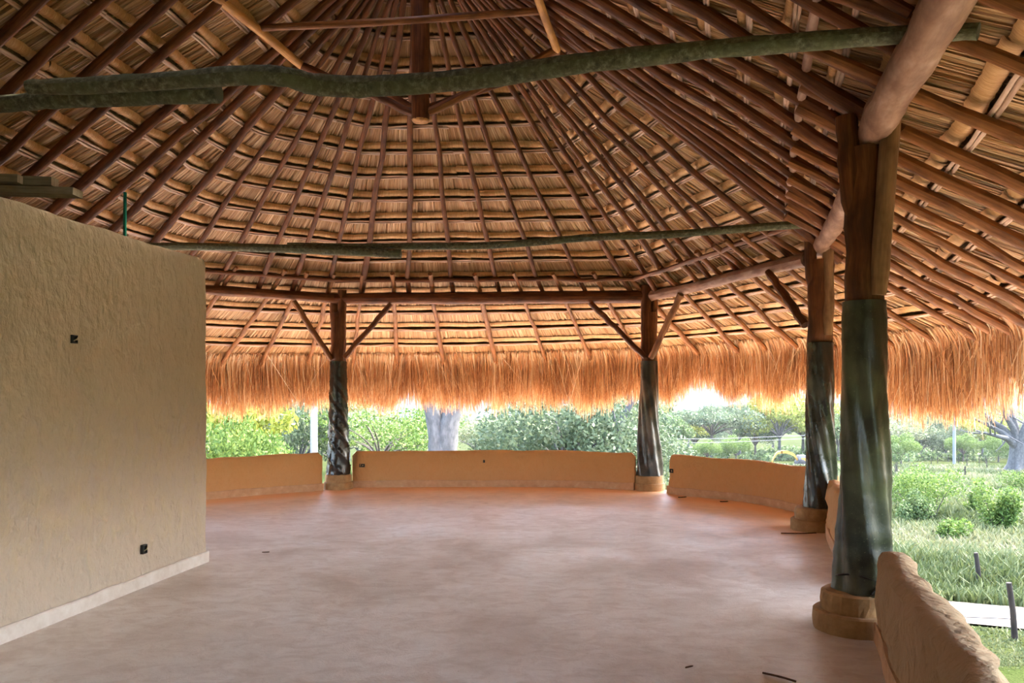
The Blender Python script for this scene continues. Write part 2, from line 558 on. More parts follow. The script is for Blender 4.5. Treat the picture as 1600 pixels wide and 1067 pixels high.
def parapet(name, pts, mat, h=0.61, thick=0.17, seed=0, cap0=True, cap1=True, amp=0.012):
    """A low wall with a rounded uneven top that follows a plan curve; its outside runs on down below the floor."""
    c = cr([(x, y, 0) for x, y in pts], 10)
    L = np.concatenate([[0], np.cumsum(np.linalg.norm(np.diff(c, axis=0), axis=1))])
    n = max(8, int(L[-1] / 0.06))
    s = np.linspace(0, L[-1], n)
    c = np.stack([np.interp(s, L, c[:, i]) for i in range(3)], 1)
    t = np.gradient(c, axis=0)
    t /= np.linalg.norm(t, axis=1)[:, None]
    nrm = np.stack([-t[:, 1], t[:, 0], 0 * t[:, 0]], 1)      # left of travel = outside (walk goes clockwise)
    rg = np.random.default_rng(seed)
    r = 0.055
    prof = [(0.0, -0.02), (0.0, 0.14), (0.003, 0.27), (0.0, 0.40), (0.004, h - r * 1.7), (0.012, h - r * 0.8), (0.035, h - r * 0.2), (0.075, h),
            (thick - 0.05, h - 0.004), (thick - 0.015, h - r * 0.55), (thick, h - r * 1.6), (thick, 0.2), (thick + 0.02, -0.05)]
    prof = np.array(prof)
    low = rg.normal(size=(n, len(prof))) * amp
    for _ in range(2):
        low = (np.roll(low, 1, 0) + low + np.roll(low, -1, 0)) / 3 * 1.35
    topn = np.interp(s, np.linspace(0, L[-1], 7 + int(L[-1] * 2)), rg.normal(size=7 + int(L[-1] * 2))) * 0.008
    P = np.zeros((n, len(prof), 3))
    for i in range(n):
        d0 = s[i] if cap0 else 9
        d1 = L[-1] - s[i] if cap1 else 9
        e = min(d0, d1)
        sq = math.sqrt(max(0.0, 1 - max(0, 1 - e / 0.09) ** 2))
        for j, (o, z) in enumerate(prof):
            oo = thick / 2 + (o - thick / 2) * (0.55 + 0.45 * sq)
            zz = z if z < 0.3 else z - (1 - sq) * 0.07 + topn[i]
            P[i, j] = c[i] + nrm[i] * (oo + low[i, j] * (1 if z > 0 else 0)) + np.array([0, 0, zz])
    m = MB()
    m.grids(P[None])
    for e in (0, -1):
        half = len(prof) // 2
        A = P[e][:half + 1]
        B = P[e][::-1][:half + 1]
        m.grids(np.stack([A, (A + B) / 2 + (t[e] * (-0.012 if e == 0 else 0.012)), B], 1)[None])
    o = m.build(name, mat)
    o['kind'] = 'structure'
    bm = MB()
    ins = c - nrm * 0.02
    out = c + nrm * 0.05
    zt = 0.115 + np.interp(s, np.linspace(0, L[-1], 20), rg.normal(size=20)) * 0.004
    Q = np.stack([ins + [0, 0, -0.02], ins + np.stack([0 * zt, 0 * zt, zt - 0.01], 1), c - nrm * 0.012 + np.stack([0 * zt, 0 * zt, zt], 1), out + np.stack([0 * zt, 0 * zt, zt], 1)], 1)
    bm.grids(Q[None])
    for e in (0, -1):
        a = Q[e]
        bm.grids(np.array([[[a[0], out[e] + [0, 0, -0.02]], [a[2], a[3]]]]))
    b = bm.build('baseboard' + name[4:], M['skirting'], None, False)
    b['kind'] = 'structure'
    return o


parapet('wall_far_left', W_FARLEFT, M['parapet'], seed=1)
parapet('wall_far', W_FAR, M['parapet'], seed=2)
parapet('wall_far_right', W_FARRIGHT, M['parapet'], seed=3)
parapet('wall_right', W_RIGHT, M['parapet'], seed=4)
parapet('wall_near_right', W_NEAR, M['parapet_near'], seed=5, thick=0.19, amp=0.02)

# ---- floor: platform slab that follows the parapet outside
edge = np.concatenate([cr([(x, y, 0) for x, y in w], 6) for w in (W_FARLEFT, W_FAR, W_FARRIGHT, W_RIGHT, W_NEAR)])
outer = []
for i, p in enumerate(edge):
    d = p[:2] - np.array([-1.2, 6.5])
    outer.append(p[:2] + d / np.linalg.norm(d) * 0.32)
outer = np.array(outer + [(-1.0, -6.5), (-7.5, -6.5), (-7.5, 8.0)])
from mathutils.geometry import tessellate_polygon
ctr = np.array([-1.5, 6.0])
# inner grid by rings towards the centre so the orange border can follow the wall
ring = np.array(outer)
# resample the ring finely
LL = np.concatenate([[0], np.cumsum(np.linalg.norm(np.diff(np.vstack([ring, ring[:1]]), axis=0), axis=1))])
rr_ = np.vstack([ring, ring[:1]])
ss = np.linspace(0, LL[-1], 260)
ring = np.stack([np.interp(ss, LL, rr_[:, i]) for i in range(2)], 1)
fr = np.array([1, 0.985, 0.97, 0.955, 0.94, 0.92, 0.9, 0.87, 0.83, 0.76, 0.6, 0.4, 0.2, 0.0])
P = ctr + (ring - ctr)[None] * fr[:, None, None]
P = np.concatenate([P, np.zeros(P.shape[:2] + (1,))], -1)
skirt = P[:1].copy(); skirt[..., 2] = -3.9
m = MB()
m.grids(P[None, ::-1], P[None, ::-1, :, :2])
m.grids(np.concatenate([P[:1], skirt])[None, ::-1])
floor = m.build('floor', M['floor'])
floor['kind'] = 'structure'
co = np.empty(len(floor.data.vertices) * 3, np.float32)
floor.data.vertices.foreach_get('co', co)
co = co.reshape(-1, 3)
wl = np.concatenate([cr([(x, y, 0) for x, y in w], 10) for w in (W_FARLEFT, W_FAR, W_FARRIGHT)])[:, :2]
dd = np.sqrt(((co[:, None, :2] - wl[None]) ** 2).sum(-1)).min(1)
ea = floor.data.attributes.new('edge', 'FLOAT', 'POINT')
ea.data.foreach_set('value', np.clip(np.maximum(1.2 - dd / 0.9, 0.5 - dd / 5.0), 0, 1).astype(np.float32))

# ---- interior room on the left: thick cream wall with rounded corner
WL = [(-3.80, 1.8), (-3.52, 3.3), (-3.257, 4.885), (-3.05, 6.2), (-2.885, 7.22)]


def left_wall():
    c = cr([(x, y, 0) for x, y in WL], 30)
    end = c[-1]
    arc = [end + np.array([-0.09 + 0.09 * math.cos(a), 0.09 * math.sin(a), 0]) for a in np.linspace(0.2, PI / 2 + 0.1, 8)]
    back = [arc[-1] + np.array([-x, x * 0.12, 0]) for x in np.linspace(0.05, 2.4, 40)]
    c = np.vstack([c, arc, back])
    n = len(c)
    zs = np.concatenate([[-0.02], np.linspace(0.1, 2.78, 40), [2.825, 2.845, 2.85]])
    off = np.concatenate([np.zeros(41), [0.006, 0.022, 0.05]])
    t = np.gradient(c, axis=0); t /= np.linalg.norm(t, axis=1)[:, None]
    nr = np.stack([t[:, 1], -t[:, 0], 0 * t[:, 0]], 1)       # towards the hall
    rg = np.random.default_rng(3)
    b = rg.normal(size=(n, len(zs))) * 0.006
    for _ in range(2):
        b = (np.roll(b, 1, 0) + b + np.roll(b, -1, 0)) / 3 * 1.4
        b = (np.roll(b, 1, 1) + b + np.roll(b, -1, 1)) / 3 * 1.4
    tz = np.interp(np.arange(n), np.linspace(0, n, 30), rg.normal(size=30)) * 0.004
    P = c[:, None] + nr[:, None] * (b - off[None])[..., None]
    P[..., 2] = zs[None] + (zs[None] > 2.7) * tz[:, None]
    inner = c - nr * 0.2
    T = np.stack([P[:, -1], np.concatenate([inner[:, :2], np.full((n, 1), 2.84)], 1), np.concatenate([inner[:, :2], np.full((n, 1), -0.02)], 1)], 1)
    m = MB()
    m.grids(P[None]); m.grids(T[None])
    for e in (0, -1):
        m.grids(np.array([[[P[e, 0], T[e, 2]], [P[e, -1], T[e, 1]]]]))
    o = m.build('wall_left', M['wall'])
    o['kind'] = 'structure'
    k2 = slice(0, 130)
    z1 = 0.10 + np.interp(np.arange(n), np.linspace(0, n, 40), rg.normal(size=40)) * 0.004
    A = c + nr * 0.03; B_ = c + nr * 0.022; C_ = c - nr * 0.02
    Q = np.stack([A + [0, 0, -0.02], A + np.stack([0 * z1, 0 * z1, z1 - 0.01], 1), B_ + np.stack([0 * z1, 0 * z1, z1], 1), C_ + np.stack([0 * z1, 0 * z1, z1], 1)], 1)
    bm = MB()
    bm.grids(Q[None])
    q = bm.build('baseboard_left', M['skirting_l'], None, False)
    q['kind'] = 'structure'


k = NT('whitish_skirting')
f = k.noise(k.coord('Object'), 7, 5, 0.65)
k.col(k.ramp(f, [(0.3, (0.58, 0.50, 0.42)), (0.6, (0.70, 0.64, 0.57)), (0.8, (0.76, 0.72, 0.66))]))
k.rough(0.8); k.bump(f, 0.4, 0.01)
M['skirting_l'] = k.m
left_wall()

def plain_wall(name, x0, y0, x1, y1, h):
    d = np.array([x1 - x0, y1 - y0, 0.0]); L = np.linalg.norm(d); d /= L
    nn_ = np.array([-d[1], d[0], 0])
    n_ = int(L / 0.25) + 2
    prof = [(-0.1, -0.02), (-0.1, h - 0.04), (-0.06, h), (0.06, h), (0.1, h - 0.04), (0.1, -0.02)]
    rg = np.random.default_rng(int(L * 10))
    P = np.array([[np.array([x0, y0, 0]) + d * L * q + nn_ * (o + rg.normal() * 0.004) + np.array([0, 0, z]) for o, z in prof] for q in np.linspace(0, 1, n_)])
    m = MB().grids(P[None])
    for e in (0, -1):
        m.grids(np.array([[P[e, :3], P[e, :2:-1]]]))
    m.build(name, M['wall'])['kind'] = 'structure'


plain_wall('wall_back_added', -5.5, -2.6, -0.35, -2.6, 3.0)  # unseen wall added to keep light from behind off the near hall
plain_wall('wall_left_added', -5.62, -2.5, -5.62, 7.45, 2.95)  # unseen wall added to shut out light from the left side

# ================================================================== ROOF MODEL
O = np.array([-1.04, 8.2, EYE + 4.98])
AX = np.array([-0.215, -0.977])
# control table: landing on the ring beam (x, y, height above eye), distance of the top along the ridge, eave end (x, y, height above eye)
CT = [(-5.4, -1.0, 1.65, 9.2, -7.4, -1.2, 0.5), (-5.4, 1.6, 1.65, 6.6, -7.3, 1.2, 0.5), (-5.4, 6.7, 1.65, 2.0, -7.3, 6.8, 0.5), (-5.4, 7.7, 1.65, 1.05, -7.3, 8.0, 0.5),
      (-5.4, 8.4, 1.65, 0.35, -7.25, 9.0, 0.5), (-5.4, 9.0, 1.65, 0.0, -7.15, 9.8, 0.5), (-5.38, 10.2, 1.64, 0.0, -6.9, 11.2, 0.47),
      (-5.0, 11.2, 1.63, 0.0, -6.3, 12.2, 0.45), (-3.75, 12.08, 1.64, 0.0, -5.05, 13.3, 0.46), (-2.87, 12.7, 1.66, 0.0, -3.55, 14.4, 0.51),
      (-2.0, 12.67, 1.67, 0.0, -2.25, 14.65, 0.53), (-1.31, 12.65, 1.67, 0.0, -1.32, 14.72, 0.53), (-0.53, 12.63, 1.67, 0.0, -0.31, 14.75, 0.55),
      (0.13, 12.60, 1.67, 0.0, 0.66, 14.70, 0.58), (0.79, 12.58, 1.68, 0.0, 1.52, 14.6, 0.60), (1.47, 12.56, 1.68, 0.0, 2.40, 14.4, 0.62),
      (2.1, 12.53, 1.68, 0.0, 3.36, 13.7, 0.66), (2.5, 11.8, 1.68, 0.0, 3.88, 13.05, 0.67), (2.68, 11.27, 1.69, 0.0, 4.22, 12.65, 0.67),
      (2.86, 10.76, 1.70, 0.0, 4.58, 12.2, 0.66), (3.22, 9.72, 1.72, 0.0, 5.28, 10.7, 0.61), (3.5, 8.93, 1.75, 0.0, 5.6, 9.15, 0.61),
      (3.27, 8.2, 1.78, 0.0, 5.42, 8.25, 0.59), (3.01, 7.38, 1.85, 0.03, 5.12, 7.15, 0.60), (2.857, 6.9, 1.88, 0.25, 4.92, 6.55, 0.60), (2.60, 6.1, 1.90, 0.9, 4.58, 5.5, 0.6),
      (2.29, 5.1, 1.93, 1.9, 4.2, 4.3, 0.62), (1.97, 4.1, 2.0, 2.9, 3.85, 3.25, 0.68), (1.65, 3.1, 2.0, 3.8, 3.55, 2.2, 0.7), (1.05, 1.2, 2.0, 5.5, 2.9, 0.4, 0.7), (0.10, -1.8, 1.95, 8.4, 1.95, -2.5, 0.7), (-0.35, -3.3, 1.85, 9.6, 1.45, -4.2, 0.65), (-1.5, -5.2, 1.75, 9.8, -0.5, -7.0, 0.6), (-3.2, -5.9, 1.7, 9.8, -3.2, -8.0, 0.6), (-5.0, -5.0, 1.7, 9.8, -6.4, -6.6, 0.6), (-5.5, -3.0, 1.65, 9.8, -7.5, -3.6, 0.55), (-5.4, -1.0, 1.65, 9.2, -7.4, -1.2, 0.5)]
CT = np.array(CT)
S = np.concatenate([[0], np.cumsum(np.linalg.norm(np.diff(CT[:, :2], axis=0), axis=1))])
SMAX = S[-1]


def ip(s, col):
    return np.interp(s, S, CT[:, col])


def Bp(s):
    s = np.asarray(s, float)
    return np.stack([ip(s, 0), ip(s, 1), EYE + ip(s, 2)], -1)


def Tp(s):
    s = np.asarray(s, float)
    d = ip(s, 3)
    return np.stack([O[0] + AX[0] * d, O[1] + AX[1] * d, np.full_like(d, O[2])], -1)


def Ep(s):
    s = np.asarray(s, float)
    return np.stack([ip(s, 4), ip(s, 5), EYE + ip(s, 6)], -1)


def main(s, t):
    s, t = np.broadcast_arrays(np.asarray(s, float), np.asarray(t, float))
    return Tp(s) * (1 - t[..., None]) + Bp(s) * t[..., None]


def eave(s, v):
    s, v = np.broadcast_arrays(np.asarray(s, float), np.asarray(v, float))
    return Bp(s) * (1 - v[..., None]) + Ep(s) * v[..., None]


def nrm(fn, s, t):
    s, t = np.broadcast_arrays(np.asarray(s, float), np.asarray(t, float))
    a = fn(s + 0.02, t) - fn(s - 0.02, t)
    b = fn(s, t + 0.01) - fn(s, t - 0.01)
    n = np.cross(a, b)
    n /= np.linalg.norm(n, axis=-1)[..., None] + 1e-12
    return np.where(n[..., 2:3] < 0, -n, n)


def s_of(x, y):
    """arc position of the landing closest to a plan point"""
    ss = np.linspace(0, SMAX, 4000)
    b = Bp(ss)
    return ss[np.argmin((b[:, 0] - x) ** 2 + (b[:, 1] - y) ** 2)]


roof = empty('roof')
roof['kind'] = 'structure'
roof.location = (0, 0, 0)

# ---- main rafters, by landing point
land = [(-5.4, y) for y in (3.6, 4.2, 4.75, 5.25, 5.75, 6.25, 6.7, 7.2, 7.7, 8.4, 9.0)]
land += [(-5.4, 9.62), (-5.25, 10.55), (-4.95, 11.25), (-4.45, 11.6), (-3.95, 11.95), (-3.50, 12.26), (-3.02, 12.58)]
land += [(-2.48, 12.68), (-1.71, 12.66), (-0.97, 12.64), (-0.22, 12.62), (0.48, 12.6), (1.17, 12.57), (1.92, 12.55)]
land += [(2.33, 12.3), (2.48, 11.85), (2.66, 11.3), (2.76, 11.0), (2.97, 10.4), (3.10, 10.05), (3.33, 9.4)]
land += [(3.48, 8.85), (3.36, 8.5), (3.23, 8.1), (3.10, 7.68), (2.98, 7.3)]
land += [(2.857 - 0.3015 * j * 0.45, 6.9 - 0.953 * j * 0.45) for j in range(0, 19)]
for i, (x, y) in enumerate(land):
    s = s_of(x, y)
    rg = np.random.default_rng(100 + i)
    d = ip(s, 3)
    fan = d < 0.3
    right = x > 2.2 and y < 9
    r0 = (0.030 if fan else 0.042) * rg.uniform(0.9, 1.1)
    r1 = (0.040 if not right else 0.050) * rg.uniform(0.9, 1.15)
    if x < -5.2:
        r1 = 0.052 * rg.uniform(0.9, 1.1); r0 = 0.045
    t0 = 0.03 if fan else 0.0
    tt = np.linspace(t0, 1.07 if right else 1.03, 11)
    jit = rg.normal(size=(11, 3)) * 0.011
    jit[0] = 0
    p = main(np.full(11, s), tt) + jit
    q = p.copy()
    MB().tube(q, np.linspace(r0, r1, 11) * (1 + rg.normal(size=11) * 0.06), 8, tone=float(rg.uniform(0.0, 0.45)), seed=i).build('rafter', M['rafter'], roof)

# ---- eave rafters
eav = [(-5.4, 5.0), (-5.4, 5.7), (-5.4, 6.4), (-5.4, 7.1), (-5.4, 7.8), (-5.4, 8.6), (-5.4, 9.4), (-5.3, 10.3), (-5.0, 11.2), (-4.35, 11.65), (-3.75, 12.08), (-3.42, 12.3), (-3.0, 12.6), (-2.5, 12.68), (-1.95, 12.67)]
eav += [(-1.31, 12.65), (-0.53, 12.63), (0.13, 12.6), (0.79, 12.58), (1.47, 12.56), (2.1, 12.53), (2.5, 11.8), (2.68, 11.27), (2.86, 10.76), (3.03, 10.28), (3.13, 10.0), (3.24, 9.66), (3.38, 9.27)]
eav += [(3.50, 8.9), (3.35, 8.45), (3.25, 8.1), (3.12, 7.7), (3.0, 7.3), (2.86, 6.85), (2.73, 6.45), (2.61, 6.05), (2.47, 5.62), (2.33, 5.2), (2.16, 4.68), (1.95, 4.02), (1.80, 3.55), (1.62, 3.0)]
for i, (x, y) in enumerate(eav):
    s = s_of(x, y)
    rg = np.random.default_rng(300 + i)
    right = x > 2.2 and y < 9.2 or x < 2.3 and y < 6 and x > 0
    vin = -0.20 if not right else -0.16
    vv = np.linspace(vin, 1.035, 10)
    jit = rg.normal(size=(10, 3)) * 0.008
    n_ = nrm(eave, np.full(10, s), np.clip(vv, 0, 1))
    p = eave(np.full(10, s), vv) + jit - n_ * 0.015
    rr = (0.038 if not right else 0.046) * rg.uniform(0.88, 1.12)
    MB().tube(p, np.linspace(rr * 0.9, rr * 1.05, 10) * (1 + rg.normal(size=10) * 0.05), 8, tone=float(rg.uniform(0.1, 0.6)), seed=50 + i).build('eave_rafter', M['eave'], roof)

# ---- ring pole tied under the main rafters just inside the beam: one pole per side
ring_nodes = [s_of(*p) for p in ((-5.4, 6.0), (-5.3, 10.3), (-2.87, 12.7), (2.2, 12.5), (3.5, 8.93), (2.32, 5.2), (1.3, 2.0))]
for i in range(len(ring_nodes) - 1):
    sa, sb = ring_nodes[i], ring_nodes[i + 1]
    ssx = np.linspace(sa, sb, 12)
    b = eave(ssx, np.full(12, -0.15))
    rg = np.random.default_rng(i)
    a0, a1 = b[0], b[-1]
    if i in (2, 3):
        t = np.linspace(-0.02, 1.02, 12)[:, None]
        b = a0 * (1 - t) + a1 * t
    b = b + rg.normal(size=b.shape) * (0.010 if i < 4 else 0.006)
    b[:, 2] += -0.035 if i < 4 else 0.075
    MB().tube(b, 0.034 * (1 + rg.normal(size=12) * 0.05), 8, tone=0.6 if i >= 4 else 0.25, seed=i).build('ring_pole', M['beam'] if i < 4 else M['palelog'], roof)

# ---- thatch
breaks = [s_of(*p) for p in ((-5.4, 3.4), (-5.4, 5.2), (-5.4, 6.9), (-5.4, 8.6), (-5.25, 10.5), (-3.75, 12.08), (-2.48, 12.68), (-0.6, 12.63), (1.17, 12.57), (2.4, 12.1), (2.86, 10.76), (3.45, 9.0), (2.98, 7.3), (2.45, 5.6), (1.95, 4.0), (1.45, 2.5))]
mcourse = [0.965 - 0.0735 * j for j in range(13)][::-1]     # from ridge to beam
ecourse = [0.09, 0.31, 0.53, 0.75, 0.965]


def arc(fn, sa, sb, t):
    ssx = np.linspace(sa, sb, 24)
    p = fn(ssx, np.full(24, t))
    L = np.concatenate([[0], np.cumsum(np.linalg.norm(np.diff(p, axis=0), axis=1))])
    return ssx, L


def straw_strip(fn, sa, sb, t0, t1, d0, d1, w=0.0075, nseg=3, jag=0.06):
    """one course: many narrow straws side by side, from under a batten (depth d0) down behind the next one (depth d1)"""
    ssx, L = arc(fn, sa, sb, (t0 + t1) / 2)
    n = max(6, int(L[-1] / w))
    ln = np.sort(rng.uniform(0, L[-1], n))
    s = np.interp(ln, L, ssx)
    ds = (np.gradient(ssx) / (np.gradient(L) + 1e-9)).mean()
    run = np.linalg.norm(fn(ssx[:1], np.array([t1])) - fn(ssx[:1], np.array([t0])))
    q = np.linspace(0, 1, nseg + 1)
    te = t1 + rng.normal(size=n) * jag * (t1 - t0)
    tt = t0 + (te - t0)[:, None] * q[None]
    skew = rng.normal(size=n) * 0.010 * ds
    wid = (w * rng.uniform(0.8, 2.2, n)) * ds
    side = np.array([-0.5, 0.5])
    SS = s[:, None, None] + skew[:, None, None] * q[None, :, None] + wid[:, None, None] * side[None, None, :] * (1 - 0.25 * q[None, :, None])
    SS = np.clip(SS, 0.001, SMAX - 0.001)
    TT = np.broadcast_to(tt[..., None], SS.shape)
    N = nrm(fn, SS, np.clip(TT, 0.01, 1.2))
    off = d0 + (d1 - d0) * q[None, :, None] ** 1.15 + rng.normal(size=n)[:, None, None] * 0.004 + (rng.normal(size=n) * 0.0035)[:, None, None] * side[None, None, :] * 2
    P = fn(SS, TT) + N * off[..., None]
    UV = np.stack([np.broadcast_to((ln[:, None, None] + side * w * 1.4), SS.shape), np.broadcast_to((q * run)[None, :, None] + rng.uniform(0, 5, n)[:, None, None], SS.shape)], -1)
    tone = np.clip(0.5 + rng.normal(size=n) * 0.15, 0, 1)
    return P, UV, tone


def straw_back(fn, sa, sb, t0, t1, d0, d1):
    ssx, L = arc(fn, sa, sb, (t0 + t1) / 2)
    a = np.linspace(0, 1, 4)
    SS, TT = np.meshgrid(ssx, t0 + (t1 - t0) * a, indexing='ij')
    off = d0 + (d1 - d0) * a[None] ** 1.15 + 0.012
    P = fn(SS, TT) + nrm(fn, SS, np.clip(TT, 0.01, 1.2)) * off[..., None]
    UV = np.stack([np.broadcast_to(L[:, None], SS.shape), np.broadcast_to(a[None] * 0.35, SS.shape)], -1)
    return P[None], UV[None], [0.35]


def roll_strip(fn, sa, sb, t0, t1, depth, h):
    ssx, L = arc(fn, sa, sb, (t0 + t1) / 2)
    n = max(6, int(L[-1] / 0.028))
    ln = np.linspace(0, L[-1], n)
    s = np.interp(ln, L, ssx)
    a = np.linspace(0, 1, 6)
    bul = 1 + rng.normal(size=n) * 0.10
    sh = np.interp(ln, np.linspace(0, L[-1], max(3, int(L[-1] / 0.25))), rng.normal(size=max(3, int(L[-1] / 0.25)))) * 0.10
    tt = t0 + (t1 - t0) * (a[None] + sh[:, None] + 0.5 * (a[None] - .5) * (bul[:, None] - 1))
    SSx = np.broadcast_to(s[:, None], tt.shape)
    N = nrm(fn, SSx, tt)
    off = depth - h * np.sin(a * PI)[None] ** 0.7 * bul[:, None]
    P = fn(SSx, tt) + N * off[..., None]
    UV = np.stack([np.broadcast_to(ln[:, None], tt.shape), np.broadcast_to(a[None] * 0.1, tt.shape)], -1)
    return P[None], UV[None]


def batten_pair(mb, fn, sa, sb, t, depth, gap, r=0.0135):
    ssx, L = arc(fn, sa, sb, t)
    n = max(4, int(L[-1] / 0.22))
    s = np.interp(np.linspace(-0.01, L[-1] + 0.01, n), L, ssx)
    for j, o in enumerate((-0.5, 0.5)):
        p = fn(s, np.full(n, t + o * gap)) + nrm(fn, s, np.full(n, t)) * depth + rng.normal(size=(n, 3)) * 0.004
        mb.tube(p, r * (1 + rng.normal(size=n) * 0.08), 6, tone=float(rng.uniform(0.1, 0.9)))


counts = 0
for i in range(len(breaks) - 1):
    sa, sb = breaks[i], breaks[i + 1]
    for kk, t in enumerate(mcourse):
        tn = mcourse[kk + 1] if kk + 1 < len(mcourse) else 1.03
        dt = tn - t
        if i < 4 and t > 0.93 and False:
            continue
        P, UV, tone = straw_strip(main, sa, sb, t - 0.03 * dt, t + 0.86 * dt, 0.058, 0.125)
        MB().grids(P, UV, tone).grids(*straw_back(main, sa, sb, t - 0.03 * dt, t + 0.84 * dt, 0.058, 0.125)).build('thatch_course', M['straw'], roof)
        P, UV = roll_strip(main, sa, sb, t - 0.36 * dt, t - 0.09 * dt, 0.092, 0.034)
        MB().grids(P, UV, [float(rng.uniform(0.3, 0.7))]).build('thatch_roll', M['roll'], roof)
        mb = MB()
        batten_pair(mb, main, sa, sb, t, 0.052, 0.062 * dt / 0.0735 * 0.0735 / 0.4 * 0.42)
        mb.build('batten', M['batten'], roof)
    for kk, t in enumerate(ecourse):
        tn = ecourse[kk + 1] if kk + 1 < len(ecourse) else 1.12
        dt = tn - t
        P, UV, tone = straw_strip(eave, sa, sb, t - 0.03 * dt, t + 0.86 * dt, 0.05, 0.115)
        MB().grids(P, UV, tone).grids(*straw_back(eave, sa, sb, t - 0.03 * dt, t + 0.84 * dt, 0.05, 0.115)).build('thatch_course', M['straw'], roof)
        if kk < 4:
            P, UV = roll_strip(eave, sa, sb, t - 0.070, t - 0.018, 0.082, 0.02)
            MB().grids(P, UV, [float(rng.uniform(0.3, 0.7))]).build('thatch_roll', M['roll'], roof)
        mb = MB()
        batten_pair(mb, eave, sa, sb, t, 0.043, 0.0128, 0.0155)
        mb.build('batten', M['batten'], roof)

# ---- outer cover that closes the thatch against the sky
ssx = np.linspace(0, SMAX, 220)
tm = np.linspace(0.0, 1.0, 12)
A = main(ssx[:, None], tm[None])
A = A + nrm(main, np.broadcast_to(ssx[:, None], A.shape[:2]), np.broadcast_to(np.clip(tm, 0.05, 1), A.shape[:2])) * 0.16
Vv = np.linspace(0.0, 1.10, 8)[1:]
B2 = eave(ssx[:, None], Vv[None])
B2 = B2 + nrm(eave, np.broadcast_to(ssx[:, None], B2.shape[:2]), np.broadcast_to(Vv, B2.shape[:2])) * 0.15
G = np.concatenate([A, B2], 1)
G2 = G + np.array([0, 0, 0.16])
mb = MB()
mb.grids(G[None]); mb.grids(G2[None, :, ::-1])
mb.grids(np.stack([G[:, -1], G2[:, -1]], 1)[None])
mb.grids(np.stack([G[0], G2[0]])[None]); mb.grids(np.stack([G[-1], G2[-1]])[None])
mb.build('thatch_cover', M['cover'], roof)

# ---- fringe: straw ends hanging from the eave
rng = np.random.default_rng(21)
GN = rng.normal(size=4000)
SB = [(s_of(2.1, 12.53), -0.30, 0.30), (s_of(3.40, 8.60), -0.44, 0.30), (s_of(3.27, 8.2), -0.2, 0.3), (s_of(3.33, 9.4), 0.10, 0.25), (s_of(3.0, 10.3), -0.08, 0.3)]


def gnoise(s, step, k0):
    return np.interp(s / step + k0 * 531.7, np.arange(4000), GN)


def fringe(sa, sb, dens):
    ssx, L = arc(eave, sa, sb, 1.0)
    n = int(L[-1] * dens)
    ln = rng.uniform(0, L[-1], n)
    # clumps
    nc = int(L[-1] / 0.10) + 2
    cl = rng.normal(size=nc)
    s = np.interp(ln, L, ssx)
    c1 = gnoise(s, 0.09, 0)
    c2 = gnoise(s, 0.4, 2)
    v0 = rng.uniform(0.88, 1.10, n)
    base = eave(s, v0)
    N = nrm(eave, s, np.ones(n))
    depth = rng.uniform(0.03, 0.15, n)
    base = base + N * depth[:, None]
    down = Ep(s) - Bp(s)
    down /= np.linalg.norm(down, axis=1)[:, None]
    hor = down.copy(); hor[:, 2] = 0
    hor /= np.linalg.norm(hor, axis=1)[:, None]
    ln_ = (0.80 + 0.085 * c1 + 0.09 * c2) * rng.uniform(0.45, 1.15, n) ** 0.8 + 0.12
    for sm, am, wd in SB:
        ln_ = ln_ + am * np.exp(-((s - sm) / wd) ** 2)
    stray = rng.random(n) < 0.04
    nseg = 5
    q = np.linspace(0, 1, nseg + 1)
    droop = 1 - np.exp(-q * 3.2)
    along = np.zeros((n, nseg + 1, 3))
    step = ln_ / nseg
    d = down.copy()
    p = base.copy()
    along[:, 0] = p
    tilt = rng.normal(size=(n, 3)) * 0.06
    tilt[stray] *= 4.5
    tang = np.cross(hor, [0, 0, 1])
    sway = gnoise(s, 0.25, 4) * 0.07
    for j in range(nseg):
        g = min(1, 0.45 + 0.28 * j)
        d2 = d * (1 - g) + np.array([0, 0, -1.0]) * g + tilt + tang * sway[:, None] + hor * 0.05
        d2 /= np.linalg.norm(d2, axis=1)[:, None]
        p = p + d2 * step[:, None]
        along[:, j + 1] = p
    rot = rng.uniform(-1.1, 1.1, n)
    sd = tang * np.cos(rot)[:, None] + hor * np.sin(rot)[:, None]
    w = rng.uniform(0.004, 0.009, n)
    ww = w[:, None] * (1 - 0.65 * q[None])
    P = along[:, :, None] + sd[:, None, None] * (ww[..., None] * np.array([-1, 1]))[..., None]
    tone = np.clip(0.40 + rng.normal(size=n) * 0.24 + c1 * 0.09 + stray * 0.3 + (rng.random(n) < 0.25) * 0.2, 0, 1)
    tone = np.clip(tone[:, None, None] + np.broadcast_to(0.38 * np.exp(-q * 3.0)[None, :, None], P.shape[:3]) - 0.04, 0, 1)  # roots paler: bounce light under the eave put into the strand tone
    return P, tone


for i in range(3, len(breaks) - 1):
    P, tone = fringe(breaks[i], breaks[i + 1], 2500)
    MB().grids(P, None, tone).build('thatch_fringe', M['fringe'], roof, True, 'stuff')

# ================================================================== POSTS
POSTS = {}


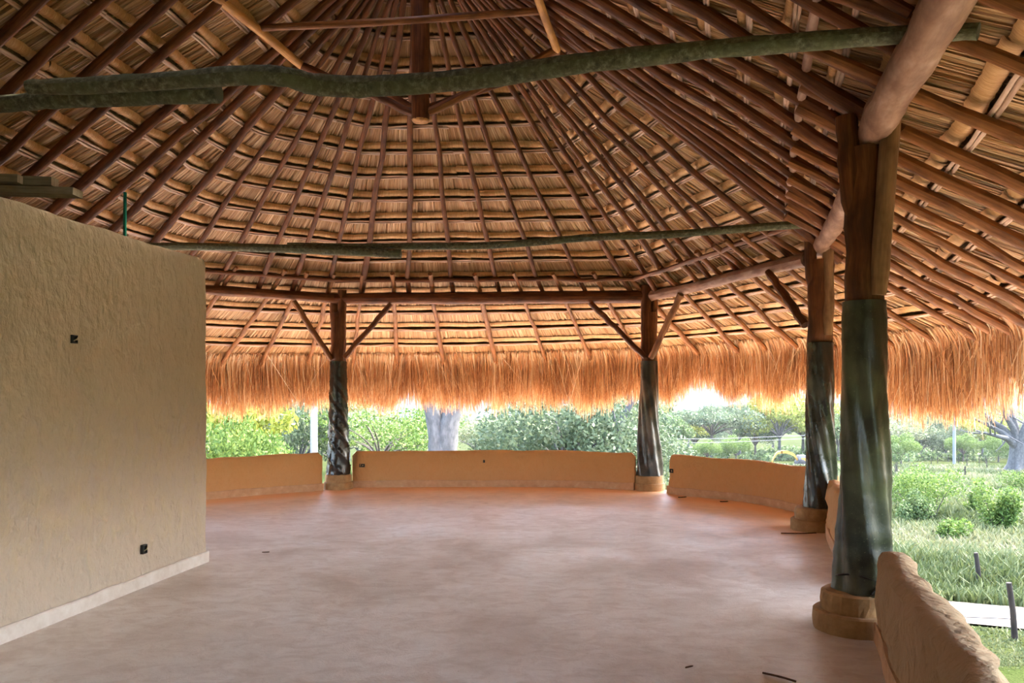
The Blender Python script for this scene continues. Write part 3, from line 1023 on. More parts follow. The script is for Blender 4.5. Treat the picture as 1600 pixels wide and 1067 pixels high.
def fold_wrap(cx, cy, z0, z1, r0, r1, seed, folds, amp, twist, flare=0.0, n=64, mz=40):
    rg = np.random.default_rng(seed)
    ang = np.linspace(0, 2 * PI, n + 1)
    zz = np.linspace(0, 1, mz)
    A, Z = np.meshgrid(ang, zz)
    R = r0 + (r1 - r0) * Z
    ph = rg.uniform(0, 6.28, 5)
    for j, f in enumerate(folds):
        R = R + amp * np.sin(f * A + twist * f * 0.25 * Z * 3 + ph[j] + 1.2 * np.sin(4 * Z + j)) * (0.25 + 0.75 * np.abs(np.sin(3.1 * Z + j * 1.7))) * (1.1 - 0.75 * Z)
    R = R + flare * (1 - Z) ** 3
    R = R * (1 + 0.012 * rg.normal(size=(mz, 1)))
    R = np.maximum(R, r1 * 0.93)
    R[-1] = r1 + 0.004
    R[:, -1] = R[:, 0]
    jag = 0.012 * np.sin(5 * A + ph[3]) * (Z < 0.02)
    P = np.stack([cx + R * np.cos(A), cy + R * np.sin(A), z0 + (z1 - z0) * Z + jag], -1)
    UV = np.stack([A * r0, Z * (z1 - z0)], -1)
    return P[None], UV[None]


def post(cx, cy, top, r, wrap_top, wrap_mat, prongs, label, seed, plinth=(0.235, 0.29), wrap_r=None, folds=(5, 9, 13), amp=0.010, twist=6, flare=0.02, rz=0, ph=0.13, fork=2.9, tie=False, off=0.0):
    root = empty('wooden_post')
    tag(root, label, 'post', 'forked posts of the ring')
    z2 = ph * 2
    m = MB()
    m.lathe((cx, cy, 0), [(plinth[1], -0.01), (plinth[1] + 0.004, ph * 0.5), (plinth[1], ph - 0.012), (plinth[1] - 0.014, ph), (0.05, ph)], 40, wob=0.006, seed=seed)
    p1 = m.build('plinth_step', M['plinth'], root, False)
    m = MB()
    m.lathe((cx, cy, 0), [(plinth[0], ph - 0.01), (plinth[0] + 0.004, ph * 1.5), (plinth[0] - 0.003, z2 - 0.012), (plinth[0] - 0.02, z2), (0.05, z2)], 40, wob=0.008, seed=seed + 9)
    m.build('plinth_step', M['plinth'], root, False)
    zz = np.concatenate([np.linspace(z2 - 0.02, wrap_top - 0.03, 8), np.linspace(wrap_top - 0.01, fork, 7)])
    n = 15
    cx = cx + off
    rg = np.random.default_rng(seed)
    pts = np.stack([cx + rg.normal(size=n) * 0.006, cy + rg.normal(size=n) * 0.006, zz], 1)
    rr_w = np.where(zz < wrap_top - 0.02, r * 0.82, r)
    MB().tube(pts, rr_w, 14, tone=0.15, wob=0.02, seed=seed).build('trunk', M['post'], root)
    for (px, py, pz0, pz1, pr, tone) in prongs:
        k_ = 8
        zs = np.linspace(pz0, pz1, k_)
        xs = np.linspace(px[0], px[1], k_) + cx + rg.normal(size=k_) * 0.004
        ys = np.linspace(py[0], py[1], k_) + cy
        rad = pr * (1 + rg.normal(size=k_) * 0.03)
        rad[0] *= 0.8
        MB().tube(np.stack([xs, ys, zs], 1), rad, 12, tone=tone, wob=0.03, seed=seed + int(pz1 * 100)).build('prong', M['slab'] if tone > 0.45 else M['post'], root)
    wr = wrap_r or r + 0.01
    P, UV = fold_wrap(cx, cy, z2 - 0.005, wrap_top, wr, r + 0.008, seed, folds, amp, twist, flare)
    wob = MB().grids(P, UV).build('plastic_wrap', wrap_mat, root)
    if tie:
        a = np.linspace(0, 2 * PI, 40)
        rr = wr + flare * 0.5 + 0.012
        c = np.stack([cx + rr * np.cos(a), cy + rr * np.sin(a), z2 + 0.10 + 0.03 * np.sin(a * 2)], 1)
        mb = MB().tube(c, 0.007, 6, cap=False)
        lp = cr([(cx + 0.10, cy - rr, z2 + 0.10), (cx + 0.17, cy - rr - 0.03, z2 + 0.19), (cx + 0.23, cy - rr - 0.02, z2 + 0.18), (cx + 0.19, cy - rr - 0.03, z2 + 0.13), (cx + 0.06, cy - rr - 0.01, z2 + 0.10), (cx - 0.05, cy - rr - 0.02, z2 + 0.02), (cx + 0.02, cy - rr - 0.03, z2 + 0.03)], 8)
        mb.tube(lp, 0.006, 6)
        mb.build('tie_cord', M['cord'], wob)
    return root


post(-2.87, 12.7, 3.3, 0.125, 2.10, M['pl_black'], [((-0.06, -0.07), (0, 0), 2.75, 3.16, 0.075, 0.1), ((0.05, 0.075), (-0.06, -0.06), 2.2, 3.27, 0.072, 0.35)],
     'forked brown post in twisted black plastic beside the big grey tree trunk', 11, (0.212, 0.238), 0.17, (7, 11, 4), 0.013, 14, 0.02, ph=0.12)
post(2.24, 12.55, 3.3, 0.125, 2.10, M['pl_grey'], [((-0.05, -0.055), (-0.05, -0.05), 2.15, 3.33, 0.085, 0.0), ((0.075, 0.08), (0, 0), 2.5, 3.2, 0.06, 0.4)],
     'forked post in greyish creased plastic with a black torn corner at its foot', 12, (0.23, 0.255), 0.165, (3, 5, 8), 0.016, 3, 0.05, ph=0.12)
post(3.50, 8.93, 3.2, 0.138, 2.17, M['pl_dgreen'], [((-0.095, -0.125), (0, 0), 2.85, 3.43, 0.07, 0.0), ((0.075, 0.085), (-0.02, -0.02), 2.85, 3.35, 0.065, 0.3), ((0.04, 0.05), (-0.115, -0.115), 2.25, 3.35, 0.06, 0.55)],
     'forked post in dark plastic that is ragged below, where the curved low wall ends', 13, (0.20, 0.245), 0.16, (3, 5, 9), 0.012, 4, 0.01, fork=3.12, off=0.085)
post(2.32, 5.2, 3.2, 0.125, 2.21, M['pl_green'], [((-0.075, -0.125), (0, 0), 2.8, 3.46, 0.07, 0.0), ((0.065, 0.09), (-0.03, -0.03), 2.8, 3.45, 0.062, 0.15), ((0.035, 0.085), (-0.12, -0.20), 2.24, 3.40, 0.06, 0.5)],
     'thick nearest post in dusty green plastic tied with a black cord', 14, (0.215, 0.265), 0.155, (3, 4, 7), 0.014, 3, 0.035, fork=3.25, tie=True, off=0.065)

# ================================================================== BEAMS, LOGS, BRACES
def pole(name, pts, r, mat, label, cat, group=None, sides=12, n=6, amp=0.006, tone=0.3, wob=0.02, seed=0):
    p = cr(pts, n) if len(pts) > 2 else wavy(pts[0], pts[1], 12, amp, seed)
    rg = np.random.default_rng(seed)
    rad = np.interp(np.linspace(0, 1, len(p)), np.linspace(0, 1, len(np.atleast_1d(r))) if np.ndim(r) else [0, 1], r if np.ndim(r) else [r, r])
    rad = rad * (1 + rg.normal(size=len(p)) * 0.03)
    o = MB().tube(p, rad, sides, tone=tone, wob=wob, seed=seed).build(name, mat)
    return tag(o, label, cat, group)


E = EYE
pole('ring_beam', [(-2.95, 12.66, E + 1.53), (2.2, 12.56, E + 1.55)], [0.088, 0.1, 0.102], M['beam'], 'dark straight log beam between the two far posts', 'beam', 'ring beams on the posts', seed=1, tone=0.05)
pole('ring_beam', [(-5.15, 11.1, E + 1.52), (-4.0, 11.9, E + 1.53), (-2.95, 12.62, E + 1.53)], 0.075, M['beam'], 'reddish log beam running from behind the cream wall to the twisted black post', 'beam', 'ring beams on the posts', seed=2, tone=0.5)
pole('ring_beam', [(2.26, 12.5, E + 1.56), (2.7, 11.4, E + 1.55), (3.1, 10.2, E + 1.57), (3.46, 9.02, E + 1.55)], [0.082, 0.075, 0.085], M['palelog'], 'pale brownish log beam beside the grey plastic post, over the curved low wall', 'beam', 'ring beams on the posts', seed=3, tone=0.0)
pole('ring_beam', [(3.66, 9.15, E + 1.69), (3.54, 8.74, E + 1.69), (3.13, 7.25, E + 1.73), (2.45, 5.2, E + 1.74), (2.286, 4.69, E + 1.74), (1.96, 3.51, E + 1.73), (1.27, 1.2, E + 1.75), (0.32, -1.8, E + 1.75)], [0.09, 0.10, 0.112, 0.114, 0.114], M['palelog'],
     'thick pale peeled log lying in the fork of the nearest post', 'beam', 'ring beams on the posts', 16, seed=4, tone=0.15, wob=0.03)
pole('ring_beam', [(-5.2, 11.2, E + 1.5), (-5.4, 9.0, E + 1.52), (-5.4, 5.5, E + 1.52), (-5.4, 3.0, E + 1.52), (-5.4, -1.5, E + 1.52)], 0.08, M['beam'], 'log beam behind the top of the cream wall', 'beam', 'ring beams on the posts', seed=5)

# thick mossy tie log and its shorter neighbour
pole('tie_log', [(-3.1, 4.93, E + 1.955), (-2.79, 4.89, E + 1.945), (-2.19, 4.79, E + 1.935), (-1.64, 4.70, E + 1.935), (-1.376, 4.72, E + 1.93), (-1.21, 4.835, E + 1.93), (-0.81, 4.845, E + 1.93), (-0.197, 4.72, E + 1.927),
                 (0.373, 4.48, E + 1.911), (1.06, 4.25, E + 1.89), (1.69, 4.05, E + 1.856), (2.02, 3.90, E + 1.815), (2.26, 3.72, E + 1.745)],
     [0.045, 0.052, 0.055, 0.06, 0.066, 0.066, 0.062, 0.055, 0.05, 0.045, 0.040], M['moss'], 'long mossy green tie log under the roof with bark on', 'log', 'tie logs across the hall', 14, seed=6, wob=0.035)
pole('tie_log', [(-5.2, 5.6, E + 1.95), (-3.89, 5.3, E + 1.93), (-3.44, 5.16, E + 1.93), (-2.935, 5.04, E + 1.92), (-2.485, 4.97, E + 1.915), (-1.87, 4.90, E + 1.905)],
     [0.05, 0.054, 0.058, 0.066, 0.064], M['moss'], 'shorter thick mossy log with a splintered end below the long mossy one', 'log', 'tie logs across the hall', 14, seed=7, wob=0.035)
pole('tie_log', [(-2.85, 9.75, E + 1.86), (-2.0, 9.82, E + 1.855), (-1.45, 9.78, E + 1.85), (-0.5, 9.72, E + 1.845), (0.2, 9.55, E + 1.85), (1.0, 9.25, E + 1.86), (1.85, 8.98, E + 1.84), (2.75, 8.6, E + 1.84), (3.45, 8.40, E + 1.845)],
     [0.036, 0.042, 0.044, 0.046, 0.045, 0.044, 0.046, 0.046], M['moss'], 'thin mossy tie pole in front of the far rafters, ending at the pale log', 'log', 'tie logs across the hall', 12, seed=8, wob=0.03)
pole('tie_log', [(-5.3, 9.85, E + 1.85), (-4.36, 9.78, E + 1.85), (-3.4, 9.75, E + 1.83), (-2.5, 9.75, E + 1.80), (-1.40, 9.70, E + 1.74)], [0.05, 0.048, 0.05, 0.055, 0.055], M['moss'],
     'blunt-ended bark-covered pole above the corner of the cream wall', 'log', 'tie logs across the hall', 12, seed=9, wob=0.03)

# braces
BR = 'diagonal braces of the posts'
pole('brace_pole', [(-3.47, 12.2, E + 1.44), (-2.96, 12.60, E + 0.53)], 0.047, M['eave'], 'reddish brace on the near-wall side of the twisted black post', 'brace', BR, seed=10)
pole('brace_pole', [(-1.98, 12.58, E + 1.44), (-2.75, 12.60, E + 0.56)], 0.044, M['beam'], 'brace from the twisted black post up towards the middle of the far beam', 'brace', BR, seed=11, tone=0.1)
pole('brace_pole', [(1.27, 12.5, E + 1.45), (2.15, 12.45, E + 0.57)], 0.045, M['beam'], 'dark brace from the far beam down to the grey plastic post', 'brace', BR, seed=12, tone=0.0)
pole('brace_pole', [(2.56, 11.65, E + 1.48), (2.24, 12.37, E + 0.55)], 0.05, M['eave'], 'light orange brace in front of the grey plastic post', 'brace', BR, seed=13, tone=0.5)
pole('brace_pole', [(3.22, 9.63, E + 1.50), (3.45, 9.03, E + 0.78)], 0.05, M['beam'], 'dark brace meeting the post with ragged dark plastic', 'brace', BR, seed=14, tone=0.0)

# king post and its frame
pole('king_post', [(-0.975, 8.2, E + 2.89), (-0.985, 8.2, E + 4.9)], 0.098, M['beam'], 'thick hanging king post with a pale cut end below the roof peak', 'post', seed=15, tone=0.0, amp=0.002)
kp = [o for o in COL.objects if o.name.startswith('king_post')][0]
MB().lathe((-0.975, 8.2, E + 2.885), [(0.001, -0.012), (0.05, -0.010), (0.085, -0.004), (0.096, 0.012)], 20).build('cut_end', M['orangepole'], kp)
JL = (-2.43, 8.85, E + 3.76); JR = (0.49, 8.38, E + 3.73)
pole('purlin_pole', [JL, (-2.62, 8.05, E + 3.76), (-2.78, 7.41, E + 3.75), (-3.3, 5.2, E + 3.72)], 0.048, M['orangepole'], 'bright orange peeled pole over the mossy log, thinning to a point at its lower end', 'pole', 'peeled poles around the king post', seed=16, tone=0.4)
pole('purlin_pole', [JR, (0.29, 7.5, E + 3.74), (0.02, 6.2, E + 3.74), (-0.3, 4.6, E + 3.74)], 0.042, M['orangepole'], 'bright orange peeled pole ending above the middle of the long mossy log', 'pole', 'peeled poles around the king post', seed=17, tone=0.4)
pole('tie_bar', [(-2.62, 7.98, E + 3.78), (-1.2, 7.82, E + 3.77), (0.32, 7.62, E + 3.78)], 0.036, M['eave'], 'level brown tie pole crossing in front of the king post', 'pole', seed=18, tone=0.2)
ST = 'struts of the king post'
pole('strut_pole', [(-1.05, 8.22, E + 2.98), JL], 0.042, M['beam'], 'dark strut from the foot of the king post to the thinning orange pole', 'strut', ST, seed=19, tone=0.0)
pole('strut_pole', [(-0.9, 8.2, E + 2.98), JR], 0.045, M['eave'], 'reddish lit strut from the king post foot behind the long mossy log', 'strut', ST, seed=20, tone=0.1)
pole('strut_pole', [(-0.9, 8.26, E + 3.05), (0.15, 9.35, E + 3.85)], 0.042, M['beam'], 'darker strut right above the reddish lit one at the king post', 'strut', ST, seed=21, tone=0.0)
pole('strut_pole', [(-1.03, 8.26, E + 3.05), (-1.9, 9.5, E + 3.82)], 0.04, M['beam'], 'dark strut half hidden behind the one going to the thinning orange pole', 'strut', ST, seed=22, tone=0.0)
pole('ring_brace', [JR, (0.46, 8.6, E + 3.68), (0.15, 9.35, E + 3.82)], 0.036, M['palelog'], 'short pinkish pole bending back from the end of the orange pole', 'pole', seed=23, tone=0.0)
pole('ring_brace', [JL, (-2.2, 9.2, E + 3.72), (-1.9, 9.5, E + 3.78)], 0.03, M['eave'], 'thin red pole behind the long mossy log, left of the king post', 'pole', seed=24, tone=0.0)

# planks on the wall top, green pipe
pg = 'loose boards above the cream wall'
def board(p0, p1, w, h, label, seed):
    a = np.array(p0, float); b = np.array(p1, float)
    d = b - a; L = np.linalg.norm(d); d /= L
    sdv = np.cross(d, [0, 0, 1]); sdv /= np.linalg.norm(sdv); up = np.cross(sdv, d)
    rg = np.random.default_rng(seed)
    n = 8
    prof = [(-.5, -.5), (.5, -.5), (.5, .5), (-.5, .5), (-.5, -.5)]
    P = np.array([[a + d * L * t + sdv * w * x + up * h * z * (1 + rg.normal() * .04) for x, z in prof] for t in np.linspace(0, 1, n)])
    UV = np.array([[(j * 0.06, t * L) for j in range(5)] for t in np.linspace(0, 1, n)])
    m = MB().grids(P[None], UV[None])
    for e in (0, -1):
        m.grids(np.array([[[P[e, 0], P[e, 1]], [P[e, 3], P[e, 2]]]]))
    tag(m.build('plank', M['greywood'], None, False), label, 'plank', pg)
board((-5.6, 6.05, E + 1.625), (-3.42, 6.05, E + 1.565), 0.14, 0.055, 'longest grey board above the wall top, lowest of three', 31)
board((-5.6, 6.05, E + 1.70), (-3.63, 6.10, E + 1.66), 0.10, 0.07, 'pale grey board lying on the longest one, near its end', 32)
board((-5.6, 5.96, E + 1.705), (-3.83, 5.98, E + 1.655), 0.07, 0.06, 'shortest grey board of the three above the wall top', 33)
m = MB().tube([(-4.9, 5.2, E + 1.52), (-4.9, 6.0, E + 1.53), (-4.9, 7.35, E + 1.52)], 0.055, 10)
tag(m.build('joist_log', M['beam']), 'log joist that carries the boards behind the cream wall', 'log')
m = MB().tube([(-4.9, 7.2, 0.0), (-4.9, 7.2, 1.5), (-4.9, 7.2, E + 1.47)], 0.055, 10)
tag(m.build('prop_post', M['beam']), 'round prop post standing under the joist behind the cream wall', 'post')
m = MB().tube([(-3.33, 6.55, 0.0), (-3.31, 6.55, 1.6), (-3.30, 6.55, E + 1.70)], 0.0135, 10)
tag(m.build('pipe', M['greenpipe']), 'thin green pipe sticking up above the cream wall', 'pipe')

# ================================================================== OUTLET BOXES
def outlet(x, y, z, nx, ny, w, h, label, wires=True):
    root = empty('outlet_box')
    tag(root, label, 'outlet', 'open electrical boxes in the walls')
    nv = np.array([nx, ny, 0.0]); nv /= np.linalg.norm(nv)
    tv = np.array([-nv[1], nv[0], 0]); up = np.array([0, 0, 1.0]); c = np.array([x, y, z])
    m = MB()
    o = [c + tv * a * w / 2 + up * b * h / 2 + nv * 0.012 for a, b in ((-1, -1), (1, -1), (1, 1), (-1, 1), (-1, -1))]
    i_ = [c + tv * a * w * 0.40 + up * b * h * 0.40 + nv * 0.016 for a, b in ((-1, -1), (1, -1), (1, 1), (-1, 1), (-1, -1))]
    b_ = [c + tv * a * w * 0.38 + up * b * h * 0.38 - nv * 0.004 for a, b in ((-1, -1), (1, -1), (1, 1), (-1, 1), (-1, -1))]
    back = [p - nv * 0.03 for p in o]
    m.grids(np.array([back, o, i_, b_])[None])
    m.grids(np.array([[[b_[0], b_[1]], [b_[3], b_[2]]]]))
    bs = m.build('box_shell', M['box'], root, False)
    if wires:
        p = cr([c + nv * 0.0 - up * h * .2, c + nv * .02 + tv * w * .1, c + nv * .024 + tv * w * .22 + up * h * .2, c + nv * 0.012 + tv * w * .3 - up * h * .1], 5)
        MB().tube(p, 0.004, 5).build('wire', M['wire'], bs)


outlet(-3.150, 5.52, 1.977, 0.987, -0.16, 0.056, 0.060, 'small black open box high on the cream wall')
outlet(-3.028, 6.32, 0.305, 0.987, -0.16, 0.056, 0.075, 'small black open box low on the cream wall near its corner')
outlet(-2.50, 12.80, 0.37, 0.0, -1.0, 0.085, 0.055, 'black box in the far low wall beside the twisted black post')
outlet(-0.47, 12.905, 0.43, 0.0, -1.0, 0.030, 0.045, 'tiny dark box in the middle of the far low wall', False)
outlet(2.50, 12.03, 0.36, -0.75, -0.66, 0.07, 0.06, 'black box at the start of the curved low wall')

# ================================================================== FLOOR LITTER
pole('twig', [(3.02, 8.62, 0.012), (3.25, 8.6, 0.014), (3.42, 8.64, 0.012)], 0.007, M['dryleaf'], 'thin dry twig on the floor by the foot of the ragged post', 'twig', seed=40)
pole('twig', [(1.42, 4.35, 0.008), (1.50, 4.28, 0.01), (1.56, 4.22, 0.008)], 0.006, M['dryleaf'], 'short dry twig on the floor nearest to the near low wall', 'twig', seed=41)


def litter(x, y, rot, size, label):
    L = np.linspace(-1, 1, 7)
    w = 0.38 * np.sqrt(np.maximum(0, 1 - L ** 2)) * size
    P = np.stack([np.stack([L * size, w * sdd, 0.012 + 0.25 * size * (L * 0.5) ** 2 + abs(sdd) * 0.2 * size + 0 * L], -1) for sdd in (-1, 0, 1)], 1)
    cr_, sr_ = math.cos(rot), math.sin(rot)
    Q = P.copy(); Q[..., 0] = x + P[..., 0] * cr_ - P[..., 1] * sr_; Q[..., 1] = y + P[..., 0] * sr_ + P[..., 1] * cr_
    tag(MB().grids(Q[None]).build('dry_leaf', M['dryleaf']), label, 'leaf', 'dry leaves on the floor')


litter(2.55, 11.5, 0.3, 0.07, 'curled dry leaf by the start of the curved low wall')
litter(3.05, 11.05, 0.1, 0.06, 'dry leaf lying along the middle of the curved low wall')
litter(-2.43, 7.58, 0.2, 0.035, 'dark dry leaf on the floor beside the corner of the cream wall')
litter(1.02, 4.42, 0.5, 0.03, 'dark dry leaf in the open floor nearest to the camera')

# ================================================================== OUTSIDE
def ground_z(y):
    y = np.asarray(y, float)
    return np.where(y < 260, EYE - 4.3 - 0.06 * y, EYE - 4.3 - 0.06 * 260 - (y - 260) * 0.02)


gy = np.concatenate([np.linspace(-60, 60, 40), np.linspace(66, 400, 50), np.linspace(420, 1500, 20)])
gx = np.concatenate([np.linspace(-900, -120, 14), np.linspace(-100, 140, 60), np.linspace(160, 1200, 16)])
X, Y = np.meshgrid(gx, gy)
Zg = ground_z(Y) + 0.10 * np.sin(X * 0.31 + 1.3 * np.sin(Y * 0.11)) * np.cos(Y * 0.23) * (Y > 22)
P = np.stack([X, Y, Zg], -1)
o = MB().grids(P[None, :, ::-1][:, ::-1][:, ::-1], P[None, :, ::-1, :2]).build('ground', M['meadow'])
o['kind'] = 'structure'


def strip(name, pts, w, mat, dz=0.05):
    c = cr([(x, y, 0) for x, y in pts], 10)
    t = np.gradient(c, axis=0); t /= np.linalg.norm(t, axis=1)[:, None]
    nn = np.stack([-t[:, 1], t[:, 0], 0 * t[:, 0]], 1)
    rg = np.random.default_rng(len(pts))
    cols = np.linspace(-1, 1, 5)
    wv = w / 2 * (1 + rg.normal(size=(len(c), 1)) * 0.05)
    Q = c[:, None] + nn[:, None] * (cols[None] * wv)[..., None]
    Q[..., 2] = ground_z(Q[..., 1]) + dz + 0.12 * (Q[..., 1] > 22)
    o = MB().grids(Q[None]).build(name, mat)
    o['kind'] = 'structure'


strip('road', [(-12, 30), (-4, 26.5), (4, 22.5), (11.2, 18.65), (16, 16.2), (30, 9)], 2.5, M['dirt'])
bounce_ground = MB()
gxx, gyy = np.meshgrid(np.linspace(-20, 6, 14), np.linspace(3, 30, 14))
bounce_ground.grids(np.stack([gxx, gyy, ground_z(gyy) + 0.06], -1)[None])
yo = bounce_ground.build('bare_earth', M['bounce_ground'])  # unseen pale ground added to bounce light up to the eaves
yo['kind'] = 'structure'
strip('bare_earth', [(36, 116), (46, 110), (58, 100), (72, 92)], 6.0, M['dirt'], 0.25)

# hills far across the valley
hx = np.linspace(-1500, 1700, 90)
hy = np.linspace(800, 2000, 24)
X, Y = np.meshgrid(hx, hy)
ridge = 60 + 55 * np.sin(X * 0.0021 + 1.0) + 30 * np.sin(X * 0.0063 + 0.4) + 12 * np.sin(X * 0.021)
Z = -32 + (ridge + 60) * np.clip((Y - 800) / 1100, 0, 1) ** 0.9 + 7 * np.sin(X * 0.03 + Y * 0.02)
P = np.stack([X, Y, Z], -1)
o = MB().grids(P[None]).build('hills', M['hill'])
o['kind'] = 'structure'


# ---- haze over the valley
hz = bpy.data.materials.new('haze')
hz.use_nodes = True
for n in list(hz.node_tree.nodes):
    if n.type != 'OUTPUT_MATERIAL':
        hz.node_tree.nodes.remove(n)
vs = hz.node_tree.nodes.new('ShaderNodeVolumeScatter')
vs.inputs['Color'].default_value = (0.93, 0.97, 1.0, 1)
vs.inputs['Density'].default_value = 0.00014
vs.inputs['Anisotropy'].default_value = 0.2
hz.node_tree.links.new(vs.outputs[0], hz.node_tree.nodes['Material Output'].inputs['Volume'])
ho = MB().box((150, 1030, -20), (3600, 2000, 160)).build('haze', hz, None, False)
ho['kind'] = 'stuff'
tag(ho, 'thin bluish haze hanging over the valley and the tree line', 'haze', None, 'stuff')


# ---- plants
def leaf_cloud(blobs, n, size, rg, squash=1.0):
    """blobs: (x, y, z, r). Returns grids of leaf-cluster quads over the blobs' outsides."""
    b = np.array(blobs, float)
    wts = b[:, 3] ** 2
    pick = rg.choice(len(b), n, p=wts / wts.sum())
    d = rg.normal(size=(n, 3)); d /= np.linalg.norm(d, axis=1)[:, None]
    rad = b[pick, 3] * rg.uniform(0.55, 1.05, n)
    c = b[pick, :3] + d * rad[:, None] * np.array([1, 1, squash])
    u = rg.normal(size=(n, 3)); u /= np.linalg.norm(u, axis=1)[:, None]
    v = np.cross(u, rg.normal(size=(n, 3))); v /= np.linalg.norm(v, axis=1)[:, None]
    s = size * rg.uniform(0.5, 1.3, n)[:, None]
    mid = np.cross(u, v) * s * 0.15
    P = np.zeros((n, 3, 2, 3))
    P[:, 0, 0] = c - u * s - v * s * 0.12; P[:, 0, 1] = c - u * s + v * s * 0.12
    P[:, 1, 0] = c - v * s * 0.55 + mid; P[:, 1, 1] = c + v * s * 0.55 + mid
    P[:, 2, 0] = c + u * s - v * s * 0.08; P[:, 2, 1] = c + u * s + v * s * 0.08
    tone = np.clip(0.5 + rg.normal(size=n) * 0.22, 0, 1)
    return P, tone


def tree_meshes(name, h, crown_r, crown_bot, nleaf, lsize, mat, bark, seed, trunk_r=0.2, nb=9, flat_=0.6, spread=1.0, lean=0.0):
    rg = np.random.default_rng(seed)
    tm = MB()
    fork = h * crown_bot
    tp = cr([(0, 0, -0.3), (lean * 0.3, 0.02, fork * 0.5), (lean, 0, fork)], 5)
    tm.tube(tp, np.linspace(trunk_r * 1.35, trunk_r * 0.85, len(tp)), 9, tone=0.3, wob=0.06)
    blobs = []
    for j in range(nb):
        a = j * 2.4 + rg.uniform(-0.4, 0.4)
        rr = crown_r * math.sqrt(rg.uniform(0.08, 1.0)) * spread
        z = fork + (h - fork) * rg.uniform(0.35, 1.0) * (1 - 0.35 * (rr / crown_r) ** 2)
        e = np.array([lean + rr * math.cos(a), rr * math.sin(a), z])
        br = cr([(lean, 0, fork * 0.97), (lean + rr * 0.35 * math.cos(a), rr * 0.35 * math.sin(a), fork + (z - fork) * 0.55), tuple(e)], 4)
        tm.tube(br, np.linspace(trunk_r * 0.55, trunk_r * 0.1, len(br)), 6, tone=0.3)
        blobs.append((*e, crown_r * rg.uniform(0.28, 0.5)))
    P, tone = leaf_cloud(blobs, nleaf, lsize, rg, flat_)
    return tm.mesh('trunk', bark), MB().grids(P, None, tone).mesh('crown', mat, True)


TREES = {}
TREES['bright'] = tree_meshes('bright', 6.2, 3.2, 0.25, 15000, 0.105, M['leaf_bright'], M['bark_brown'], 1, 0.16, 14, 0.9)
TREES['round'] = tree_meshes('round', 10, 5.0, 0.28, 9000, 0.24, M['leaf_mid'], M['bark_brown'], 2, 0.25, 16, 0.75)
TREES['flat'] = tree_meshes('flat', 9.5, 7.0, 0.45, 9000, 0.22, M['leaf_blue'], M['bark_brown'], 3, 0.25, 20, 0.35)
TREES['yellow'] = tree_meshes('yellow', 11, 6.0, 0.35, 9000, 0.25, M['leaf_yellow'], M['bark_grey'], 4, 0.25, 18, 0.6)
TREES['pale'] = tree_meshes('pale', 9, 5.5, 0.35, 4500, 0.19, M['leaf_pale'], M['bark_grey'], 5, 0.2, 18, 0.55)
TREES['airy'] = tree_meshes('airy', 7.5, 4.2, 0.42, 4500, 0.10, M['leaf_bright'], M['bark_brown'], 6, 0.14, 12, 0.35)
TREES['dusty'] = tree_meshes('dusty', 8, 4.6, 0.2, 12000, 0.13, M['leaf_blue'], M['bark_grey'], 7, 0.2, 16, 0.8)
NAMES = {'bright': 'leafy_tree', 'round': 'broadleaf_tree', 'flat': 'umbrella_tree', 'yellow': 'yellow_tree', 'pale': 'sparse_tree', 'airy': 'airy_tree', 'dusty': 'bushy_tree'}


def tree(kind, x, y, sc, label, group=None, rz=None, zoff=0.0, sz=None):
    root = empty(NAMES[kind])
    root.location = (x, y, float(ground_z(y)) + zoff)
    root.rotation_euler = (0, 0, rz if rz is not None else (x * 1.7 + y) % 6.28)
    root.scale = (sc, sc, sz or sc)
    link('trunk', TREES[kind][0], root)
    link('crown', TREES[kind][1], root)
    return tag(root, label, 'tree', group)


def px(xp, y):
    return (xp - 800) / 1200 * y


# near trees behind the far-left wall
tree('bright', px(362, 26), 26, 0.56, sz=0.80, label= 'bright green leafy tree just behind the low wall at the corner of the cream wall', zoff=0.0, rz=0.5)
tree('yellow', px(318, 34), 34, 0.5, sz=0.6, label= 'yellowish green tree mostly hidden behind the cream wall', rz=2.0)
tree('dusty', px(462, 48), 48, 0.62, sz=1.0, label= 'bluish green bushy tree between the bright leafy tree and the white pole', rz=1.0)
tree('pale', px(520, 60), 60, 0.8, 'pale tree behind the white pole and the twisted black post', rz=1.0)
tree('airy', px(595, 46), 46, 0.95, 'open airy tree with thin dark branches left of the big grey trunk', rz=0.7)
tree('airy', px(640, 52), 52, 0.9, 'open airy tree touching the big grey trunk', rz=2.7)
tree('pale', px(560, 90), 90, 0.9, 'pale distant tree behind the open airy trees', rz=3.0)
tree('dusty', px(885, 46), 46, 1.0, 'wide dusty green tree behind the far low wall, left of the grey plastic post', rz=0.2)
tree('dusty', px(840, 50), 50, 0.85, 'lower dusty green tree behind the middle of the far low wall', rz=2.2)
tree('dusty', px(950, 52), 52, 0.95, 'dusty green tree touching the grey plastic post', rz=4.0)
tree('pale', px(745, 95), 95, 0.85, 'pale yellow-green tree just right of the big grey trunk', rz=4.2)
tree('pale', px(790, 110), 110, 0.8, 'pale tree under the hazy hill behind the far low wall', rz=5.0)
